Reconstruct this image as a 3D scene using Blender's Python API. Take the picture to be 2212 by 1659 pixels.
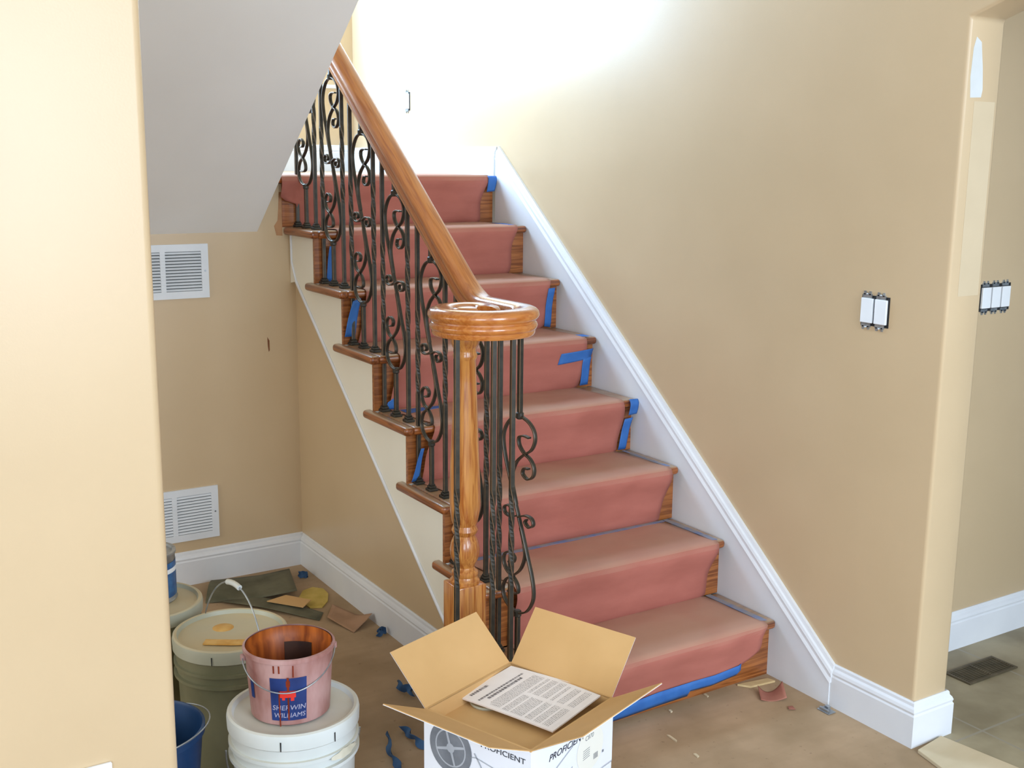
import bpy, bmesh, math, random
from mathutils import Vector, Matrix

for o in list(bpy.data.objects):
    bpy.data.objects.remove(o)
SC = bpy.context.scene
COL = SC.collection
random.seed(7)

# ------------------------------------------------------------------ camera
CAMP = (-1.5720917, -2.3862646, 1.5883031)
YAW, PIT, ROL, FPX = 0.5631476, 0.1942234, 0.0098413, 2469.235
fw = Vector((math.sin(YAW)*math.cos(PIT), math.cos(YAW)*math.cos(PIT), -math.sin(PIT)))
rt0 = Vector((math.cos(YAW), -math.sin(YAW), 0))
up0 = rt0.cross(fw)
rt = rt0*math.cos(ROL) + up0*math.sin(ROL)
up = rt.cross(fw)
cd = bpy.data.cameras.new('camera')
cam = bpy.data.objects.new('camera', cd)
COL.objects.link(cam)
cam.matrix_world = Matrix(((rt.x, up.x, -fw.x, CAMP[0]), (rt.y, up.y, -fw.y, CAMP[1]), (rt.z, up.z, -fw.z, CAMP[2]), (0, 0, 0, 1)))
cd.sensor_width = 36
cd.lens = FPX/2212*36
cd.clip_start = 0.05
SC.camera = cam

# ------------------------------------------------------------------ light
W = bpy.data.worlds.new('world')
SC.world = W
W.use_nodes = True
bg = W.node_tree.nodes['Background']
bg.inputs[0].default_value = (0.66, 0.84, 1.0, 1)
bg.inputs[1].default_value = 0.95

def area(name, loc, target, sx, sy, power, col):
    l = bpy.data.lights.new(name, 'AREA')
    l.shape = 'RECTANGLE'
    l.size, l.size_y = sx, sy
    l.energy = power
    l.color = col
    o = bpy.data.objects.new(name, l)
    COL.objects.link(o)
    o.location = loc
    o.rotation_euler = (Vector(target)-Vector(loc)).to_track_quat('-Z', 'Y').to_euler()
    return o
# daylight through the tall stairwell window above the landing
area('stairwell_daylight', (-0.20, 3.06, 2.75), (0.75, 1.2, 2.0), 1.3, 1.4, 145, (0.48, 0.72, 1.0))
# daylight from the front room behind and right of the viewer
area('front_room_daylight', (0.4, -4.6, 1.9), (-0.3, 0.0, 1.0), 2.6, 2.0, 145, (0.71, 0.83, 0.98))
area('side_room_daylight', (-3.3, -4.6, 1.6), (0.4, 0.2, 0.7), 1.9, 1.9, 68, (0.74, 0.84, 0.98))
# added fill lamp in the unseen hall, brightens side panel and soffit
area('hall_fill', (-3.9, 0.55, 1.5), (0.0, 0.8, 1.3), 1.6, 1.6, 20, (1.0, 0.90, 0.70))
SC.view_settings.view_transform = 'Standard'
SC.view_settings.look = 'None'
SC.view_settings.exposure = 0.4
SC.view_settings.gamma = 1
SC.view_settings.use_curve_mapping = False

# ------------------------------------------------------------------ materials
def lin(c):
    return tuple((v/255/12.92 if v/255 <= 0.04045 else ((v/255+0.055)/1.055)**2.4) for v in c) + (1,)

def mat(name, c, c2=None, rough=0.6, scale=8, stretch=(1, 1, 1), bump=0.0, bscale=None, metal=0, spec=0.5, coat=0, lo=0.35, hi=0.65, detail=4, distort=0.0):
    m = bpy.data.materials.new(name)
    m.use_nodes = True
    nt = m.node_tree
    b = nt.nodes['Principled BSDF']
    b.inputs['Roughness'].default_value = rough
    b.inputs['Metallic'].default_value = metal
    b.inputs['Specular IOR Level'].default_value = spec
    b.inputs['Coat Weight'].default_value = coat
    if name == 'cream_wall_paint': b.inputs['Specular IOR Level'].default_value = 0.55
    b.inputs['Coat Roughness'].default_value = 0.12
    tc = nt.nodes.new('ShaderNodeTexCoord')
    mp = nt.nodes.new('ShaderNodeMapping')
    mp.inputs['Scale'].default_value = stretch
    nt.links.new(tc.outputs['Object'], mp.inputs[0])
    n = nt.nodes.new('ShaderNodeTexNoise')
    n.inputs['Scale'].default_value = scale
    n.inputs['Detail'].default_value = detail
    n.inputs['Distortion'].default_value = distort
    nt.links.new(mp.outputs[0], n.inputs['Vector'])
    cr = nt.nodes.new('ShaderNodeValToRGB')
    cr.color_ramp.elements[0].position = lo
    cr.color_ramp.elements[1].position = hi
    cr.color_ramp.elements[0].color = lin(c)
    cr.color_ramp.elements[1].color = lin(c2 or c)
    nt.links.new(n.outputs['Fac'], cr.inputs[0])
    nt.links.new(cr.outputs[0], b.inputs['Base Color'])
    if bump:
        n2 = nt.nodes.new('ShaderNodeTexNoise')
        n2.inputs['Scale'].default_value = bscale or scale*6
        nt.links.new(mp.outputs[0], n2.inputs['Vector'])
        bp = nt.nodes.new('ShaderNodeBump')
        bp.inputs['Strength'].default_value = bump
        bp.inputs['Distance'].default_value = 0.002
        nt.links.new(n2.outputs['Fac'], bp.inputs['Height'])
        nt.links.new(bp.outputs[0], b.inputs['Normal'])
    m['cr'] = cr.name
    return m

def add_dust(m, col, amount=0.75, nscale=9, lo=0.55):
    """settled construction dust on faces that point up"""
    nt = m.node_tree
    b = nt.nodes['Principled BSDF']
    src = b.inputs['Base Color'].links[0].from_socket
    g = nt.nodes.new('ShaderNodeNewGeometry')
    s = nt.nodes.new('ShaderNodeSeparateXYZ')
    nt.links.new(g.outputs['True Normal'], s.inputs[0])
    mr = nt.nodes.new('ShaderNodeMapRange')
    mr.inputs['From Min'].default_value = lo
    mr.inputs['From Max'].default_value = 0.98
    mr.inputs['To Max'].default_value = amount
    nt.links.new(s.outputs['Z'], mr.inputs['Value'])
    n = nt.nodes.new('ShaderNodeTexNoise')
    n.inputs['Scale'].default_value = nscale
    tc = nt.nodes.new('ShaderNodeTexCoord')
    nt.links.new(tc.outputs['Object'], n.inputs['Vector'])
    mr2 = nt.nodes.new('ShaderNodeMapRange')
    mr2.inputs['From Min'].default_value = 0.3
    mr2.inputs['From Max'].default_value = 0.6
    mr2.inputs['To Min'].default_value = 0.55
    nt.links.new(n.outputs['Fac'], mr2.inputs['Value'])
    mu = nt.nodes.new('ShaderNodeMath')
    mu.operation = 'MULTIPLY'
    nt.links.new(mr.outputs[0], mu.inputs[0])
    nt.links.new(mr2.outputs[0], mu.inputs[1])
    mx = nt.nodes.new('ShaderNodeMix')
    mx.data_type = 'RGBA'
    nt.links.new(mu.outputs[0], mx.inputs[0])
    nt.links.new(src, mx.inputs[6])
    mx.inputs[7].default_value = lin(col)
    nt.links.new(mx.outputs[2], b.inputs['Base Color'])
    return m

def oak(name, a, b_, axis, rough=0.35, coat=0.4):
    st = {'x': (1.2, 22, 22), 'y': (22, 1.2, 22), 'z': (22, 22, 1.2)}[axis]
    m = mat(name, a, b_, rough, 5, st, bump=0.05, coat=coat, lo=0.38, hi=0.6, detail=6, distort=0.6)
    return m

def oak_slope(name, a, b_, axis, rough, coat):
    """oak whose grain follows the slope of the handrail"""
    m = oak(name, a, b_, axis, rough, coat)
    for n in m.node_tree.nodes:
        if n.type == 'MAPPING':
            n.vector_type = 'TEXTURE'
            n.inputs['Rotation'].default_value = (math.atan(0.785), 0, 0)
            n.inputs['Scale'].default_value = (1/22, 1/1.2, 1/22)
    return m
M = {}
M['wall'] = mat('cream_wall_paint', (202, 177, 141), (206, 181, 145), 0.34, 3, bump=0.06, bscale=260)
M['soffit'] = mat('pale_soffit_paint', (238, 236, 232), (242, 240, 236), 0.75, 3, bump=0.05, bscale=260)
M['trim'] = mat('white_trim_paint', (222, 223, 226), (228, 229, 231), 0.4, 6)
M['ceil'] = mat('white_ceiling_paint', (228, 226, 220), (232, 230, 224), 0.8, 4)
M['stringer'] = mat('cream_white_stringer_paint', (240, 234, 218), (242, 237, 222), 0.5, 4)
M['oak_x'] = add_dust(oak('stained_oak_across', (104, 52, 18), (168, 96, 42), 'x'), (176, 152, 120), 0.8, 14)
M['oak_y'] = add_dust(oak('stained_oak_along', (112, 58, 24), (160, 92, 44), 'y'), (176, 152, 120), 0.85, 14)
M['riser'] = oak('stained_oak_riser', (124, 66, 26), (172, 104, 52), 'x')
M['rail'] = oak_slope('varnished_oak_rail', (164, 92, 36), (192, 120, 56), 'y', 0.3, 0.6)
M['volute'] = oak('varnished_oak_volute', (180, 102, 40), (200, 126, 60), 'x', 0.22, 0.9)
M['newel'] = oak('varnished_oak_newel', (168, 92, 34), (212, 144, 72), 'z', 0.28, 0.7)
M['iron'] = mat('oil_rubbed_bronze_iron', (50, 48, 42), (66, 62, 54), 0.42, 40, metal=0.35, spec=0.5)
M['copper'] = mat('rubbed_copper_edge', (112, 88, 66), (134, 106, 80), 0.4, 30, metal=0.5)
M['spackle'] = mat('pale_spackle', (206, 208, 206), (214, 216, 216), 0.5, 12)
M['stainmark'] = mat('brown_stain_mark', (112, 62, 26), (130, 78, 36), 0.5, 30)
M['redstain'] = mat('reddish_stain_smear', (160, 108, 70), (184, 136, 92), 0.5, 20)
M['paper'] = add_dust(mat('red_rosin_paper', (164, 95, 81), (176, 105, 91), 0.85, 5, (1, 3, 3), bump=0.12, bscale=60), (186, 152, 128), 0.70, 4, 0.05)
M['tape'] = mat('blue_painters_tape', (44, 100, 172), (54, 112, 184), 0.6, 20)
M['tape_dusty'] = add_dust(mat('dusty_blue_tape', (50, 112, 190), (90, 124, 170), 0.8, 30), (150, 142, 138), 0.92, 30)
M['tape_dark'] = mat('crumpled_blue_tape', (44, 78, 116), (64, 100, 140), 0.7, 20)
M['dark'] = mat('recess_shade', (24, 24, 26), (34, 34, 34), 0.8, 10)  # near-black colour stands in for the shade inside recesses
M['white_plastic'] = mat('white_plastic', (236, 238, 240), (240, 242, 244), 0.35, 10)
M['steel'] = mat('galvanised_steel', (150, 156, 162), (190, 196, 200), 0.35, 30, metal=0.8)
M['grille'] = mat('white_enamel_grille', (222, 226, 230), (228, 232, 236), 0.4, 10)
M['tile'] = None
M['card'] = mat('cardboard', (206, 164, 108), (214, 172, 116), 0.85, 6, bump=0.06)
M['boxwhite'] = mat('white_box_print', (236, 238, 246), (240, 242, 250), 0.5, 6)
M['printgrey'] = mat('grey_print', (108, 112, 120), (126, 130, 138), 0.6, 20)
M['printlight'] = mat('light_grey_print', (168, 172, 180), (180, 184, 192), 0.6, 20)
M['printblack'] = mat('black_print', (44, 46, 56), (54, 56, 66), 0.6, 20)
M['cream_print'] = mat('cream_sticker', (238, 236, 226), (240, 238, 228), 0.6, 20)
M['sheet'] = mat('white_paper_sheet', (238, 230, 226), (242, 234, 230), 0.7, 20)
M['inkgrey'] = mat('pale_printed_ink', (176, 168, 164), (206, 198, 194), 0.8, 160, lo=0.4, hi=0.6)
M['inkdark'] = mat('dark_printed_ink', (104, 98, 98), (150, 142, 142), 0.8, 160, lo=0.4, hi=0.6)
M['pail'] = mat('stained_pink_pail', (140, 84, 74), (190, 152, 148), 0.45, 16, (1, 1, .4), lo=0.32, hi=0.66)
M['pail_in'] = mat('brown_stain_inside_pail', (112, 46, 10), (196, 106, 38), 0.4, 40, (1, 1, .1), lo=0.35, hi=0.7)
M['label_blue'] = mat('blue_label', (22, 46, 102), (32, 58, 118), 0.45, 30)
M['label_red'] = mat('red_print', (214, 44, 34), (224, 56, 44), 0.5, 30)
M['label_text'] = mat('pale_print', (150, 150, 176), (176, 172, 190), 0.5, 60)
M['drip'] = mat('dark_stain_drip', (110, 34, 14), (134, 48, 22), 0.3, 30)
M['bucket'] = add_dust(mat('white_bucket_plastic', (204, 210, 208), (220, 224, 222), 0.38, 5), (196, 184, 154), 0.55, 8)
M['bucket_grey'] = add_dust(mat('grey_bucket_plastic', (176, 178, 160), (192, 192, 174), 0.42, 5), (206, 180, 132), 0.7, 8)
M['bucket_body_grey'] = mat('shaded_bucket_plastic', (118, 118, 92), (142, 140, 112), 0.42, 5)  # darker than the lid: shade painted into the plastic colour
M['smear'] = mat('cream_paint_smear', (208, 204, 184), (220, 214, 194), 0.3, 30)
M['yellowstain'] = mat('ochre_paint_stain', (206, 150, 70), (222, 178, 104), 0.5, 30)
M['bluepail'] = mat('blue_bucket_plastic', (14, 50, 92), (22, 62, 108), 0.4, 10)
M['darkfluid'] = mat('dark_green_liquid', (14, 30, 28), (20, 40, 36), 0.25, 10)
M['canblue'] = mat('blue_can_label', (30, 76, 128), (60, 110, 160), 0.4, 40)
M['rag'] = mat('olive_grey_fibre_sheet', (84, 82, 62), (110, 106, 84), 0.9, 10)
M['disc'] = mat('yellow_disc', (186, 160, 72), (204, 176, 92), 0.8, 20)
M['scrap'] = mat('brown_paper_scrap', (158, 122, 92), (176, 138, 108), 0.85, 10)
M['scrapred'] = mat('red_paper_scrap', (150, 92, 76), (166, 110, 92), 0.85, 10)
M['tanchip'] = mat('tan_wood_strip', (198, 170, 122), (212, 184, 136), 0.8, 20)
M['plank'] = mat('pale_board', (202, 184, 150), (212, 194, 162), 0.8, 3, (1, 3, 1))
M['register'] = mat('brown_register_metal', (84, 74, 54), (104, 92, 70), 0.5, 20, metal=0.3)
M['duct'] = mat('dim_duct', (96, 100, 100), (108, 112, 110), 0.8, 10)
M['sky'] = mat('sky_card', (200, 220, 240), None, 0.9)
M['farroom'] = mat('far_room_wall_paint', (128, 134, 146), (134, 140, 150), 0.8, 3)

def floor_mat():
    m = mat('dusty_floor_paper', (156, 130, 98), (180, 152, 120), 0.88, 4.5, (1, 1, 1), bump=0.15, bscale=40, detail=9, lo=0.34, hi=0.66)
    nt = m.node_tree
    b = nt.nodes['Principled BSDF']
    src = b.inputs['Base Color'].links[0].from_socket
    tc = nt.nodes.new('ShaderNodeTexCoord')
    n = nt.nodes.new('ShaderNodeTexNoise')
    n.inputs['Scale'].default_value = 55
    n.inputs['Detail'].default_value = 3
    nt.links.new(tc.outputs['Object'], n.inputs['Vector'])
    cr = nt.nodes.new('ShaderNodeValToRGB')
    cr.color_ramp.elements[0].position = 0.66
    cr.color_ramp.elements[1].position = 0.74
    cr.color_ramp.elements[0].color = (0, 0, 0, 1)
    cr.color_ramp.elements[1].color = (0.5, 0.5, 0.5, 1)
    nt.links.new(n.outputs['Fac'], cr.inputs[0])
    mx = nt.nodes.new('ShaderNodeMix')
    mx.data_type = 'RGBA'
    nt.links.new(cr.outputs[0], mx.inputs[0])
    nt.links.new(src, mx.inputs[6])
    mx.inputs[7].default_value = lin((120, 96, 72))
    # long scuffs along x
    mp = nt.nodes.new('ShaderNodeMapping')
    mp.inputs['Scale'].default_value = (1.1, 11, 1)
    mp.inputs['Rotation'].default_value = (0, 0, -0.12)
    nt.links.new(tc.outputs['Object'], mp.inputs[0])
    n2 = nt.nodes.new('ShaderNodeTexNoise')
    n2.inputs['Scale'].default_value = 2.2
    n2.inputs['Detail'].default_value = 5
    nt.links.new(mp.outputs[0], n2.inputs['Vector'])
    cr2 = nt.nodes.new('ShaderNodeValToRGB')
    cr2.color_ramp.elements[0].position = 0.45
    cr2.color_ramp.elements[1].position = 0.75
    cr2.color_ramp.elements[0].color = (0, 0, 0, 1)
    cr2.color_ramp.elements[1].color = (0.28, 0.28, 0.28, 1)
    nt.links.new(n2.outputs['Fac'], cr2.inputs[0])
    mx2 = nt.nodes.new('ShaderNodeMix')
    mx2.data_type = 'RGBA'
    nt.links.new(cr2.outputs[0], mx2.inputs[0])
    nt.links.new(mx.outputs[2], mx2.inputs[6])
    mx2.inputs[7].default_value = lin((144, 120, 88))
    nt.links.new(mx2.outputs[2], b.inputs['Base Color'])
    return m
M['floor'] = floor_mat()

def tile_mat():
    m = mat('stone_tile', (142, 130, 104), (172, 160, 132), 0.55, 5, detail=6)
    nt = m.node_tree
    b = nt.nodes['Principled BSDF']
    src = b.inputs['Base Color'].links[0].from_socket
    tc = nt.nodes.new('ShaderNodeTexCoord')
    mp = nt.nodes.new('ShaderNodeMapping')
    mp.inputs['Location'].default_value = (0.08, 0.14, 0)
    nt.links.new(tc.outputs['Object'], mp.inputs[0])
    br = nt.nodes.new('ShaderNodeTexBrick')
    br.offset = 0
    br.inputs['Scale'].default_value = 1
    br.inputs['Brick Width'].default_value = 0.42
    br.inputs['Row Height'].default_value = 0.42
    br.inputs['Mortar Size'].default_value = 0.004
    br.inputs['Color1'].default_value = (0, 0, 0, 1)
    br.inputs['Color2'].default_value = (0, 0, 0, 1)
    br.inputs['Mortar'].default_value = (1, 1, 1, 1)
    nt.links.new(mp.outputs[0], br.inputs['Vector'])
    mx = nt.nodes.new('ShaderNodeMix')
    mx.data_type = 'RGBA'
    nt.links.new(br.outputs['Color'], mx.inputs[0])
    nt.links.new(src, mx.inputs[6])
    mx.inputs[7].default_value = lin((158, 150, 134))
    nt.links.new(mx.outputs[2], b.inputs['Base Color'])
    return m
M['tile'] = tile_mat()

# ------------------------------------------------------------------ geometry helpers
class G:
    def __init__(s):
        s.v = []
        s.f = []
        s.edge = []
    def add(s, v, f):
        n = len(s.v)
        s.v += [tuple(p) for p in v]
        s.f += [tuple(i+n for i in q) for q in f]
        return s
    def box(s, x0, x1, y0, y1, z0, z1):
        v = [(x, y, z) for x in (x0, x1) for y in (y0, y1) for z in (z0, z1)]
        return s.add(v, [(0, 1, 3, 2), (4, 6, 7, 5), (0, 4, 5, 1), (2, 3, 7, 6), (0, 2, 6, 4), (1, 5, 7, 3)])
    def prism(s, pts, axis, a0, a1):
        """polygon extruded along an axis; pts are the two other coordinates in order"""
        def P(q, a):
            if axis == 'x': return (a, q[0], q[1])
            if axis == 'y': return (q[0], a, q[1])
            return (q[0], q[1], a)
        n = len(pts)
        v = [P(q, a0) for q in pts] + [P(q, a1) for q in pts]
        f = [tuple(range(n-1, -1, -1)), tuple(range(n, 2*n))] + [(i, (i+1) % n, n+(i+1) % n, n+i) for i in range(n)]
        return s.add(v, f)
    def lathe(s, prof, c=(0, 0, 0), seg=48, capb=True, capt=True):
        v = []
        for r, z in prof:
            for i in range(seg):
                a = 2*math.pi*i/seg
                v.append((c[0]+r*math.cos(a), c[1]+r*math.sin(a), c[2]+z))
        f = []
        for k in range(len(prof)-1):
            for i in range(seg):
                j = (i+1) % seg
                f.append((k*seg+i, k*seg+j, (k+1)*seg+j, (k+1)*seg+i))
        if capb: f.append(tuple(range(seg-1, -1, -1)))
        if capt: f.append(tuple((len(prof)-1)*seg+i for i in range(seg)))
        return s.add(v, f)
    def sweep(s, path, prof, side=None, closed=False, twist=None, scale=None, caps=True, wear=False):
        """path points, profile (a,b): a along the side vector, b along the normal; side(i) fixes the frame"""
        path = [Vector(p) for p in path]
        n, m = len(path), len(prof)
        v = []
        for i, p in enumerate(path):
            if closed:
                t = (path[(i+1) % n]-path[i-1]).normalized()
            else:
                t = (path[min(i+1, n-1)]-path[max(i-1, 0)]).normalized()
            if side is None:
                ref = Vector((0, 0, 1)) if abs(t.z) < 0.95 else Vector((1, 0, 0))
                a = t.cross(ref).normalized()
            else:
                a = side(i, t)
                a = (a-t*a.dot(t)).normalized()
            b = a.cross(t).normalized()
            if twist:
                w = twist[i]
                a, b = a*math.cos(w)+b*math.sin(w), b*math.cos(w)-a*math.sin(w)
            k = scale[i] if scale else 1
            for q in prof:
                v.append(p+a*q[0]*k+b*q[1]*k)
        f = []
        for i in range(n if closed else n-1):
            i2 = (i+1) % n
            for j in range(m):
                j2 = (j+1) % m
                if wear and j % 2: s.edge.append(len(s.f)+len(f))
                f.append((i*m+j, i*m+j2, i2*m+j2, i2*m+j))
        if caps and not closed:
            f.append(tuple(range(m-1, -1, -1)))
            f.append(tuple((n-1)*m+j for j in range(m)))
        return s.add(v, f)
    def tube(s, path, r, seg=8, closed=False):
        return s.sweep(path, [(r*math.cos(2*math.pi*i/seg), r*math.sin(2*math.pi*i/seg)) for i in range(seg)], closed=closed)

def setp(o, label=None, cat=None, group=None, kind=None):
    if label: o['label'] = label
    if cat: o['category'] = cat
    if group: o['group'] = group
    if kind: o['kind'] = kind
    return o

def mk(name, g, m, parent=None, smooth=None, bevel=0, bseg=2, origin=None, solid=0, **kw):
    me = bpy.data.meshes.new(name)
    vs = g.v
    if origin:
        vs = [(p[0]-origin[0], p[1]-origin[1], p[2]-origin[2]) for p in vs]
    me.from_pydata(vs, [], g.f)
    bm = bmesh.new()
    bm.from_mesh(me)
    bmesh.ops.recalc_face_normals(bm, faces=bm.faces)
    if bevel:
        es = [e for e in bm.edges if len(e.link_faces) == 2 and e.calc_face_angle(0) > 0.6]
        bmesh.ops.bevel(bm, geom=es, offset=bevel, segments=bseg, affect='EDGES', profile=0.5, clamp_overlap=True)
    if smooth is not None:
        for f in bm.faces: f.smooth = True
        for e in bm.edges:
            if len(e.link_faces) == 2 and e.calc_face_angle(0) > math.radians(smooth): e.smooth = False
    bm.to_mesh(me)
    bm.free()
    me.materials.append(m)
    if g.edge:
        me.materials.append(M['copper'])
        for i in g.edge: me.polygons[i].material_index = 1
    o = bpy.data.objects.new(name, me)
    COL.objects.link(o)
    if origin: o.location = origin
    if parent:
        o.parent = parent
        if origin is None and parent.type == 'EMPTY' or True:
            # parts are written in world coordinates: keep them there
            o.matrix_parent_inverse = Matrix.Translation(-Vector(parent.location)) if parent.parent is None else Matrix.Translation(-Vector(parent_world(parent)))
    if solid:
        md = o.modifiers.new('thickness', 'SOLIDIFY')
        md.thickness = solid
        md.offset = 1
    return setp(o, **kw)

def parent_world(o):
    v = Vector(o.location)
    if o.parent is not None:
        v = v + o.matrix_parent_inverse.translation + parent_world(o.parent)
    return v

def empty(name, loc, label, cat, group=None):
    o = bpy.data.objects.new(name, None)
    COL.objects.link(o)
    o.location = loc
    o.empty_display_size = 0.1
    return setp(o, label, cat, group)

def catmull(P, n=8):
    P = [Vector(p) for p in P]
    out = []
    for i in range(len(P)-1):
        p0 = P[i-1] if i else P[0]*2-P[1]
        p1, p2 = P[i], P[i+1]
        p3 = P[i+2] if i+2 < len(P) else P[-1]*2-P[-2]
        for k in range(n):
            t = k/n
            out.append(0.5*((2*p1)+(p2-p0)*t+(2*p0-5*p1+4*p2-p3)*t*t+(3*p1-p0-3*p2+p3)*t**3))
    out.append(P[-1])
    return out

def text_geo(s, size, place, shear=0, extrude=0.0003, bold=0):
    """text turned into a mesh; place(u, v, w) maps the flat text to the world"""
    cu = bpy.data.curves.new('t', 'FONT')
    cu.body = s
    cu.size = size
    cu.shear = shear
    cu.offset = bold
    cu.extrude = extrude
    cu.align_x = 'CENTER'
    cu.resolution_u = 3
    o = bpy.data.objects.new('t', cu)
    COL.objects.link(o)
    dg = bpy.context.evaluated_depsgraph_get()
    me = bpy.data.meshes.new_from_object(o.evaluated_get(dg))
    g = G()
    g.add([place(v.co.x, v.co.y, v.co.z) for v in me.vertices], [tuple(p.vertices) for p in me.polygons])
    bpy.data.objects.remove(o)
    bpy.data.meshes.remove(me)
    bpy.data.curves.remove(cu)
    return g

# ------------------------------------------------------------------ dimensions
H, R = 0.19, 0.242          # riser height, tread run
SW = 0.916                  # skirt face
XW = 0.936                  # right wall face
XW2 = 1.075
YL = 7*R+0.03               # wall under the landing
YF = 3.13                   # far wall of the landing
LZ = 8*H
NP = 0.03                   # nosing overhang
US = 0.045                  # wall under the stairs
YE = -0.507

# ------------------------------------------------------------------ setting
mk('floor', G().box(-4.2, 1.02, -5.2, 3.3, -0.06, 0), M['floor'], kind='structure')
mk('floor_tile', G().box(1.02, 4.2, -5.2, 3.3, -0.06, 0.0), M['tile'], kind='structure')
# the right wall stops at an arched opening that springs at 1.94 m
arch = []
for i in range(25):
    d_ = 2.4*i/24
    arch.append((YE-d_, 1.942+0.36*d_-0.15*d_*d_))
mk('wall_right', G().prism([(YF+0.1, 0), (YF+0.1, 5.2), (-5.2, 5.2), (-5.2, 0), (arch[-1][0], 0)]+arch[::-1]+[(YE, 0)], 'x', XW, XW2), M['wall'], bevel=0.010, bseg=3, smooth=40, kind='structure')
mk('wall_back_right', G().box(XW2, 2.02, -0.146, -0.02, 0, 3.0), M['wall'], bevel=0.01, bseg=3, smooth=40, kind='structure')
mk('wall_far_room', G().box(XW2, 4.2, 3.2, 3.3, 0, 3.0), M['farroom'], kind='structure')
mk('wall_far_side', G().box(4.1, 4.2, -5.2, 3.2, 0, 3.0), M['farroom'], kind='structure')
mk('ceiling_right_room', G().box(XW2, 4.2, -5.2, 3.3, 3.0, 3.1), M['ceil'], kind='structure')
# wall with vents under the landing
mk('wall_back', G().box(-4.0, US, YL, YL+0.1, 0, LZ-0.03), M['wall'], kind='structure')
# far wall of the landing with the tall window opening
WX0, WX1, WZ0, WZ1 = -0.95, 0.52, 1.94, 3.55
g = G()
g.box(-1.15, WX0, YF, YF+0.14, LZ-0.3, 5.2)
g.box(WX1, XW, YF, YF+0.14, LZ-0.3, 5.2)
g.box(WX0, WX1, YF, YF+0.14, LZ-0.3, WZ0-0.012)
g.box(WX0, WX1, YF, YF+0.14, WZ1, 5.2)
mk('wall_far', g, M['wall'], kind='structure')
g = G().box(-1.05, XW-0.001, YF-0.022, YF+0.13, WZ0-0.012, WZ0+0.006)
mk('window_1_stool', g, M['trim'], bevel=0.004, kind='structure')
g = G()
for a, b in ((WX0, WX0+0.05), (WX1-0.05, WX1), ((WX0+WX1)/2-0.02, (WX0+WX1)/2+0.02)):
    g.box(a, b, YF+0.08, YF+0.12, WZ0+0.006, WZ1)
for a, b in ((WZ0+0.006, WZ0+0.05), (WZ1-0.05, WZ1), (2.7, 2.74)):
    g.box(WX0, WX1, YF+0.08, YF+0.12, a, b)
mk('window_1', g, M['trim'], kind='structure')
mk('wall_landing_left', G().box(-1.15, -1.05, -0.2, YF, LZ-0.3, 5.2), M['wall'], kind='structure')
mk('ceiling_stairwell', G().box(-1.15, XW2, -0.4, YF+0.14, 5.2, 5.3), M['ceil'], kind='structure')
mk('wall_stairwell_front', G().box(-1.15, XW, -0.4, -0.3, 2.9, 5.2), M['wall'], kind='structure')
mk('ceiling_hall', G().box(-4.2, XW, -5.2, -0.3, 2.83, 2.9), M['ceil'], kind='structure')
mk('ceiling_hall_left', G().box(-4.2, -1.05, -0.3, YL, 2.83, 2.9), M['ceil'], kind='structure')
# foreground wall at the left
mk('wall_left', G().box(-4.2, -1.099, -0.6, -0.48, 0, 2.83), M['wall'], bevel=0.014, bseg=4, smooth=40, kind='structure')
# underside of the upper flight
sl = 0.785
def sz(y): return 1.316+(YL-y)*sl
y1 = YL-(2.83-1.316)/sl
g = G().prism([(YL, sz(YL)), (y1, sz(y1)), (y1, sz(y1)+0.24), (YL, sz(YL)+0.24)], 'x', -1.05, -0.1)
mk('ceiling_sloped_soffit', g, M['soffit'], kind='structure')
# landing slab
mk('floor_landing', G().box(-1.05, SW, YL+0.02, YF, LZ-0.026, LZ), M['oak_x'], kind='structure')

# baseboards: profile (depth out of the wall, height)
BH = 0.13
BP = [(0, 0), (0.016, 0), (0.016, 0.092), (0.013, 0.097), (0.015, 0.104), (0.012, 0.112), (0.007, 0.118), (0.006, 0.126), (0.003, 0.13), (0, 0.13)]
def base_run(g, a, b, n, z=0):
    """baseboard from a to b (2D), n = outward normal; ends mitred by the caller's overlap"""
    v = []
    for p in (a, b):
        for d, h in BP:
            v.append((p[0]+n[0]*d, p[1]+n[1]*d, z+h))
    m = len(BP)
    f = [tuple(range(m)), tuple(range(2*m-1, m-1, -1))]+[(i, (i+1) % m, m+(i+1) % m, m+i) for i in range(m)]
    g.add(v, f)
    return g
def base_path(g, pts, normals, z=0):
    """mitred run through several corners"""
    v = []
    m = len(BP)
    for k, p in enumerate(pts):
        if k == 0: n = Vector(normals[0]+(0,))
        elif k == len(pts)-1: n = Vector(normals[-1]+(0,))
        else:
            n = Vector(normals[k-1]+(0,))+Vector(normals[k]+(0,))
        for d, h in BP:
            v.append((p[0]+n.x*d, p[1]+n.y*d, z+h))
    f = []
    for k in range(len(pts)-1):
        f += [(k*m+i, k*m+(i+1) % m, (k+1)*m+(i+1) % m, (k+1)*m+i) for i in range(m)]
    f += [tuple(range(m)), tuple(range(len(pts)*m-1, (len(pts)-1)*m-1, -1))]
    return g.add(v, f)
mk('baseboard_right', base_path(G(), [(XW, -0.2236), (XW, YE), (XW2, YE), (XW2, -0.146)], [(-1, 0), (0, -1), (1, 0)]), M['trim'], kind='structure')
mk('baseboard_back_right', base_path(G(), [(XW2+0.016, -0.146), (2.02, -0.146), (2.02, 0.1)], [(0, -1), (1, 0)]), M['trim'], kind='structure')
mk('baseboard_back', base_run(G(), (-4.0, YL), (US, YL), (0, -1)), M['trim'], kind='structure')
mk('baseboard_under_stairs', base_run(G(), (US, YL-0.016), (US, 0.36), (-1, 0)), M['trim'], kind='structure')
mk('baseboard_landing_far', base_run(G(), (-1.05, YF), (XW-0.016, YF), (0, -1), LZ), M['trim'], kind='structure')
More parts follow.
